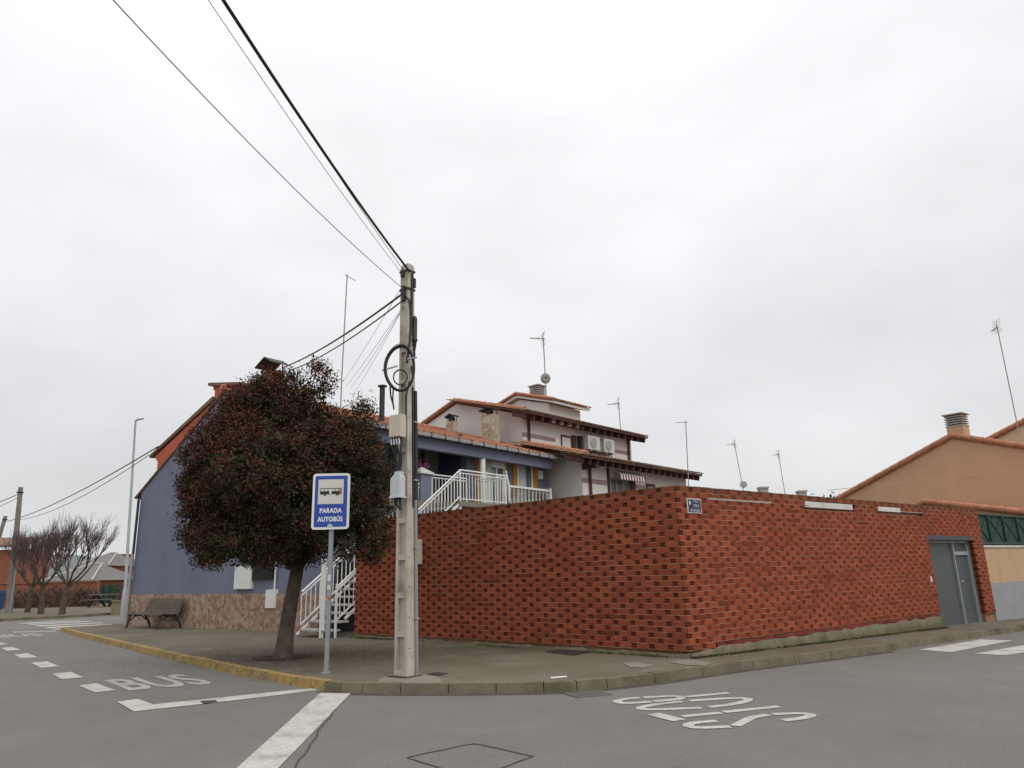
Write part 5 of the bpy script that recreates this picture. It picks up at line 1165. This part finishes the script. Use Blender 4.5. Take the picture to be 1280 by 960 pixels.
# ------------------------------------------------------------------ bare trees
def bare(base, seed, hgt, spread, label, lean=0.):
    r_ = random.Random(seed); t = thing('bare_tree', base, label, 'tree', 'pollarded bare trees on the far pavement'); mb = MB(); mt = MB(); b = V(base)-Z*.1
    fk = b+V((lean, 0, hgt*.30)); mt.tube([b, b+V((lean*.3, 0, hgt*.12)), fk], [.17, .125, .11], 10)
    def br(p, d, ln, r, lv):
        d = d.normalized(); m_ = p+d*ln*.5+V((r_.gauss(0, .03), r_.gauss(0, .03), 0)); d2 = (d+V((0, 0, .22))).normalized(); e = m_+d2*ln*.5
        (mt if lv < 1 else mb).tube([p, m_, e], [r, r*.85, r*.68], 5 if lv else 8, False)
        if lv >= 4: return
        for k in range(r_.choice((3, 3, 4)) if lv < 3 else 4):
            a = r_.random()*6.283; nd = (d2+V((math.cos(a), math.sin(a), r_.uniform(.3, .9)))*r_.uniform(.30, .58)).normalized(); br(m_.lerp(e, r_.uniform(.2, 1)), nd, ln*r_.uniform(.66, .92), max(.0055, r*.55), lv+1)
    for k in range(6):
        a = k*1.05+r_.uniform(-.3, .3); br(fk-Z*r_.uniform(0, .25), V((math.cos(a)*spread*.8, math.sin(a)*spread*.8, r_.uniform(.7, 1.25))), hgt*.225, .055, 0)
    mt.build('trunk', M['bark'], t); mb.build('twigs', M['twig'], t)
bare(GP(34, 765.5, P), 3, 5.0, 1.05, 'leftmost of the three bare pollarded trees, leaning and partly behind the pole', .1)
bare(GP(51, 767.5, P), 5, 5.1, .95, 'middle bare pollarded tree with a forked trunk, between the other two', -.1)
bare(GP(77, 768, P), 9, 5.3, 1.15, 'rightmost bare pollarded tree, with the darkest trunk', .12)

# ------------------------------------------------------------------ far side: walls, houses, picnic table, hills
def hb(x, y, z=0): return V((x, y, z))
def pxY(px, py, Y): return AY(px, py, Y)
def facade(name, x0, y0, x1, y1, Y, depth, m, parent, shift=0):
    a = pxY(x0, y0, Y); b = pxY(x1, y1, Y); mb = MB(); mb.box(V((a.x, Y+shift, -.5)), V((b.x-a.x, 0, 0)), V((0, depth, 0)), Z*(a.z+.5)); return mb.build(name, m, parent)
fw_ = thing('garden_wall', pxY(70, 760, 51), 'low orange brick garden wall behind the bare trees', 'wall'); facade('wall_body', -20, 731, 118, 766, 51, .3, M['far_brick'], fw_)
a = pxY(-20, 731, 51); b = pxY(118, 731, 51); mb = MB(); mb.box(V((a.x, 50.93, a.z+.005)), V((b.x-a.x+.1, 0, 0)), V((0, .44, 0)), Z*.07); mb.build('coping', M['far_brick2'], fw_)
oh = thing('orange_house', pxY(10, 760, 60), 'plain orange brick house at the left edge behind the bare trees', 'house'); facade('wall', -90, 690, 30, 760, 60, 2.5, M['far_brick'], oh)
a = pxY(-90, 687, 60); b = pxY(31, 687, 60); mb = MB(); mb.prism([V((a.x, 59.6, a.z)), V((b.x+.3, 59.6, a.z)), V((b.x-.3, 62.4, a.z+.8)), V((a.x, 62.4, a.z+.8))], Z*.15); mb.build('roof', M['far_tile'], oh)
def hip_house(Y, x0, x1, ye, yr, yb, label, mroof, mwall, name='hipped_house'):
    A, B = pxY(x0, ye, Y), pxY(x1, ye, Y); R = pxY((x0+x1)/2, yr, Y+4); w_ = B.x-A.x; r = thing(name, V((A.x+w_/2, Y, 0)), label, 'house')
    mb = MB(); mb.box(V((A.x, Y, -.5)), V((w_, 0, 0)), V((0, 8, 0)), Z*(A.z+.5)); mb.build('wall', mwall, r)
    mb = MB(); o = .35; z = A.z; c = [V((A.x-o, Y-o, z)), V((B.x+o, Y-o, z)), V((B.x+o, Y+8+o, z)), V((A.x-o, Y+8+o, z))]; k1 = V((A.x+w_*.38, Y+4, R.z)); k2 = V((A.x+w_*.62, Y+4, R.z))
    mb.add(c+[k1, k2], [(0, 1, 5, 4), (2, 3, 4, 5), (1, 2, 5), (3, 0, 4), (3, 2, 1, 0)]); rf = mb.build('roof', mroof, r)
    mb = MB(); e = Z*.03
    mb.tube([c[0]+e, k1+e], .10, 6); mb.tube([c[1]+e, k2+e], .10, 6); mb.tube([k1+e, k2+e], .10, 6); mb.build('hip_capping', M['gutter'], rf)
    mb = MB(); mb.box(c[0]-Z*.28, V((w_+2*o, 0, 0)), V((0, .12, 0)), Z*.22); mb.build('fascia', M['sign_grey'], r)
    mb = MB()
    for t in (.15, .55): mb.box(V((A.x+w_*t, Y-.04, A.z-1.6)), V((w_*.18, 0, 0)), V((0, .1, 0)), Z*1.0)
    mb.build('window', M['dark'], r); return r
hip_house(62, 58, 112, 727, 706, 760, 'house with a grey hipped roof and white trim behind the garden wall', M['far_roof'], M['far_brick'])
hip_house(82, 98, 133, 708, 692, 760, 'orange house with a grey roof and white eaves, farther behind the grey hipped one', M['far_roof'], M['far_brick'])
hip_house(98, 128, 166, 716, 700, 760, 'brown tiled house between the lamp post and the orange house', M['far_tile'], M['far_brick2'])
tp = pxY(151, 694, 97); mb = MB(); mb.box(V((tp.x-.9, 97, 3)), V((1.6, 0, 0)), V((0, 1.6, 0)), Z*(tp.z-3)); mb.box(V((tp.x-1.0, 96.9, tp.z)), V((1.8, 0, 0)), V((0, 1.8, 0)), Z*.15); tag(mb.build('brick_stack', M['far_brick2']), 'brown brick stack rising beside the street lamp above the tiled house', 'chimney')
gs = thing('green_hoarding', pxY(132, 755, 57), 'dark green hoarding behind the picnic table', 'fence'); facade('panel', 112, 732, 156, 750, 57, .2, M['green_sheet'], gs)
mb = MB(); a = pxY(112, 731, 57); b = pxY(156, 731, 57)
for i in range(6): mb.box(V((a.x+(b.x-a.x)*i/5-.04, 56.9, -.2)), V((.08, 0, 0)), V((0, .1, 0)), Z*(a.z+.25))
mb.build('posts', M['iron'], gs)
# dry shrubs along the garden wall
def shrub(px, Y, w_, h_, seed, label, m='hedge'):
    r_ = random.Random(seed); c = AY(px, 764, Y); r = thing('dry_shrub', V((c.x, Y, .1)), label, 'shrub', 'dry shrubs along the garden wall'); mb = MB(); ms = MB()
    for k in range(7): a = r_.random()*6.28; ms.tube([V((c.x, Y, 0)), V((c.x+math.cos(a)*w_*.3, Y+math.sin(a)*.3, h_*.7))], .02, 5, False)
    ms.build('stems', M['twig'], r)
    for k in range(900):
        a = r_.random()*6.28; q = r_.random()**.6; p = V((c.x+math.cos(a)*w_*.5*q, Y+math.sin(a)*.5*q, h_*r_.random()**.8*(1-.35*q))); d = V((r_.gauss(0, .5), r_.gauss(0, .5), 1)).normalized(); s = r_.uniform(.05, .14); n_ = V((-d.y, d.x, 0)).normalized() if abs(d.x)+abs(d.y) > .01 else V((1, 0, 0))
        mb.quad(p-n_*s*.2, p+n_*s*.2, p+d*s*1.6+n_*s*.1, p+d*s*1.6-n_*s*.1)
    mb.build('foliage', M[m], r)
for i, (px, w_, h_, lab) in enumerate(((20, 2.4, 1.5, 'dry brown shrub by the wall, leftmost, near the left pole'), (42, 2.2, 1.3, 'dry brown shrub between the left and middle bare trees'), (64, 2.2, 1.7, 'dry brown shrub between the middle and right bare trees'), (90, 2.6, 1.6, 'dry brown shrub by the wall just right of the right bare tree'), (106, 2.0, 1.4, 'dry brown shrub nearest the picnic table'))): shrub(px, 49.8, w_, h_, 20+i, lab)
# picnic table
pt = GP(130, 758.5, P); pn = thing('picnic_table', pt, 'dark timber picnic table with attached benches on the far pavement', 'picnic table'); px_, py_ = pt.x, pt.y
mb = MB()
for i in range(4): mb.box(V((px_-1.0, py_-.38+i*.19, P+.72)), V((2.0, 0, 0)), V((0, .17, 0)), Z*.045)
mb.build('table_top', M['wood'], pn)
for s_ in (-1, 1): mb = MB(); mb.box(V((px_-1.0, py_+s_*.78-.14, P+.43)), V((2.0, 0, 0)), V((0, .28, 0)), Z*.045); mb.build('seat', M['wood'], pn)
for s_ in (-.65, .65):
    mb = MB(); mb.bar(V((px_+s_-.35, py_, P)), V((px_+s_+.05, py_-.1, P+.72)), .12, .12); mb.bar(V((px_+s_+.45, py_+.5, P)), V((px_+s_+.05, py_+.1, P+.72)), .12, .12); mb.bar(V((px_+s_, py_-.85, P+.40)), V((px_+s_, py_+.85, P+.40)), .06, .09); mb.build('leg', M['iron'], pn)
pb = GP(146, 766, P); pk_ = thing('stone_planter', pb, 'yellowish stone planter box beside the street lamp', 'planter'); mb = MB(); mb.box(V((pb.x-.3, pb.y, 0)), V((.5, 0, 0)), V((0, .6, 0)), Z*.65); mb.box(V((pb.x-.34, pb.y-.05, .65)), V((.58, 0, 0)), V((0, .7, 0)), Z*.07); mb.build('box', M['planter'], pk_)
mb = MB()
for k in range(160):
    p = V((pb.x+random.uniform(-.28, .2), pb.y+random.uniform(0, .6), .72+random.random()*.6)); s = .10; t = random.random()*6.28; u = V((math.cos(t), math.sin(t), random.uniform(-1, 1)))*s*.5; v = V((0, 0, 1))*s; mb.quad(p, p+u, p+u+v, p+v*.8)
mb.build('plants', M['hedge'], pk_)
bc = GP(-20, 766, P); bi = thing('waste_container', bc, 'blue waste container cut by the left edge of the view', 'container'); mb = MB(); mb.hexa([bc+V((-.9, 0, .1)), bc+V((.38, 0, .1)), bc+V((.38, .9, .1)), bc+V((-.9, .9, .1)), bc+V((-1, -.05, 1.0)), bc+V((.45, -.05, 1.0)), bc+V((.45, .95, 1.0)), bc+V((-1, .95, 1.0))]); mb.build('bin_body', M['bin'], bi)
mb = MB(); mb.prism([bc+V((-1.05, -.1, 1.01)), bc+V((-1.05, 1.0, 1.01)), bc+V((-1.05, .8, 1.2)), bc+V((-1.05, .1, 1.2))], V((1.55, 0, 0))); mb.build('lid', M['bin'], bi)
mb = MB()
for x in (-.8, .3): mb.tube([bc+V((x, .2, .02)), bc+V((x, .2, .1))], .07, 8)
mb.build('wheels', M['dark'], bi)
# hills
mb = MB(); n = 90; rows = []
for i in range(n+1):
    az = math.radians(-75+150*i/n); R0, R1, R2 = 700, 1250, 1700; h = 44+13*math.sin(i*.55)+6*math.sin(i*1.7+1)
    rows.append([V((math.sin(az)*R0, math.cos(az)*R0, -1.2)), V((math.sin(az)*R1, math.cos(az)*R1, h*.55)), V((math.sin(az)*R2, math.cos(az)*R2, h)), V((math.sin(az)*2300, math.cos(az)*2300, h*.6))])
for i in range(n):
    for k in range(3): mb.quad(rows[i][k], rows[i+1][k], rows[i+1][k+1], rows[i][k+1])
struct(mb, 'hills', M['hill'])

# ------------------------------------------------------------------ aerials
def aerial(base_px, top_px, Y, label, boom=1.0, bdir=V((-1, 0, 0)), dish=None, r=.02, fan=True, drop=.5):
    b, t = AY(*base_px, Y), AY(*top_px, Y); o = thing('tv_aerial', b, label, 'aerial', 'rooftop television aerials')
    mb = MB(); mb.tube([b-Z*drop, b, t], r, 8); mb.build('mast', M['alu'], o)
    bd = bdir.normalized(); sd_ = bd.cross(Z).normalized(); p = t-Z*.06; mb = MB(); mb.tube([p-bd*.1, p+bd*boom], r*.7, 6)
    if fan:
        for k in range(6): q = p+bd*(boom*(.35+.65*k/5)); l = .16-.012*k; mb.tube([q-sd_*l, q+sd_*l], r*.35, 5)
        for s_ in (-1, 1):
            mb.tube([p+bd*.05, p+bd*.02+Z*s_*.3-bd*.06], r*.5, 5)
            for k in range(4): q = p+bd*(.04-.02*k)+Z*s_*(.06+.08*k); mb.tube([q-sd_*.25, q+sd_*.25], r*.35, 5)
        mb.tube([p+bd*.2-Z*.08, p+bd*.2+Z*.08], r*.6, 5)
    mb.build('antenna', M['alu'], o)
    if dish:
        c, rad, nrm = dish; c = AY(*c, Y-.05); mb = MB(); mb.lathe(c, [(rad, .06), (rad*.8, .03), (rad*.4, .006), (.02, 0), (rad*.4, -.01), (rad*.8, .012), (rad*.99, .045)], 20, nrm); mb.build('dish', M['dish'], o)
        mb = MB(); mb.tube([c-Z*rad*.8, c+V(nrm).normalized()*rad*1.1-Z*rad*.3], .012, 6); mb.cbox(c+V(nrm).normalized()*rad*1.1-Z*rad*.3, V((.06, 0, 0)), V((0, .06, 0)), Z*.08); mb.build('feed_arm', M['alu'], o)
aerial((427, 476), (434, 343), 23.5, 'tall mast aerial rising behind the dark tree, left of the concrete pole', .42, V((.75, -.3, -.55)), None, .022, False, 1.35)
aerial((683, 497), (679, 422), 30.5, 'aerial with a round satellite dish on the white house turret', .62, V((-1, -.3, 0)), ((682.5, 473), .235, V((-.35, 1, .25))), .024)
aerial((776, 540), (773, 503), 37, 'aerial standing on the upper roof of the white house, right of the turret', .6, V((-1, -.2, -.12)), None, .022)
aerial((861, 612), (857, 526), 31, 'plain mast aerial at the right end of the white house', .46, V((-1, -.2, -.06)), None, .02, False)
aerial((930, 618), (918, 554), 54, 'leaning aerial with a small round dish above the brick wall', .64, V((-1, -.2, -.1)), ((929.5, 606), .27, V((-.4, -1, .3))), .028, True, .8)
aerial((982, 622), (973, 567), 54, 'leaning plain aerial above the brick wall, right of the small dish', .52, V((-1, -.2, -.12)), None, .027, True, .8)
aerial((1271, 528), (1246, 407), 34, 'tall leaning aerial with a tripod foot at the right edge', .42, V((-1, -.2, -.75)), None, .024, True)
# small chimneys over the wall (row of houses beyond the yard)
rh = thing('row_house', AY(980, 640, 52), 'low tiled house whose two grey chimneys peek over the brick wall', 'house')
a, b = AY(905, 625, 50), AY(1050, 632, 50); mb = MB(); mb.box(V((a.x, 50, -.5)), V((b.x-a.x, 0, 0)), V((0, 8, 0)), Z*(a.z-.3)); mb.build('wall', M['white_wall'], rh)
mb = MB(); mb.prism([V((a.x-.3, 49.6, a.z-.9)), V((a.x-.3, 54, a.z-.1)), V((a.x-.3, 58.4, a.z-.9))], V((b.x-a.x+.6, 0, 0))); rfo = mb.build('roof', M['far_tile'], rh)
for x0, x1, yt in ((949, 961, 608.5), (998, 1009, 613)):
    p, q = AY(x0, yt, 50.5), AY(x1, yt, 50.5); mb = MB(); mb.box(V((p.x+.06, 50.5, 3)), V((q.x-p.x-.12, 0, 0)), V((0, .6, 0)), Z*(p.z-3.12)); mb.box(V((p.x, 50.45, p.z-.12)), V((q.x-p.x, 0, 0)), V((0, .7, 0)), Z*.12); mb.build('chimney', M['louvre'], rfo)
def trees_far(px, py, Y, lab, seed):
    r_ = random.Random(seed); t = AY(px, py, Y); r = thing('distant_tree', V((t.x, Y, 0)), lab, 'tree'); mb = MB(); mb.tube([V((t.x, Y, -.5)), V((t.x, Y, t.z-2))], [.3, .12], 8); mb.build('trunk', M['bark'], r); mb = MB()
    for k in range(3500): d = V((r_.gauss(0, 1.5), r_.gauss(0, 1.2), r_.gauss(-.9, .35))); p = t+d; s = .14; u = V((r_.gauss(0, 1), r_.gauss(0, 1), r_.gauss(0, 1)))*s*.5; v = V((r_.gauss(0, 1), r_.gauss(0, 1), r_.gauss(0, 1)))*s*.5; mb.quad(p-u, p-v, p+u, p+v)
    mb.build('crown', M['hedge'], r)
trees_far(1035, 621, 75, 'hazy treetop just showing over the wall left of the beige gable', 5)
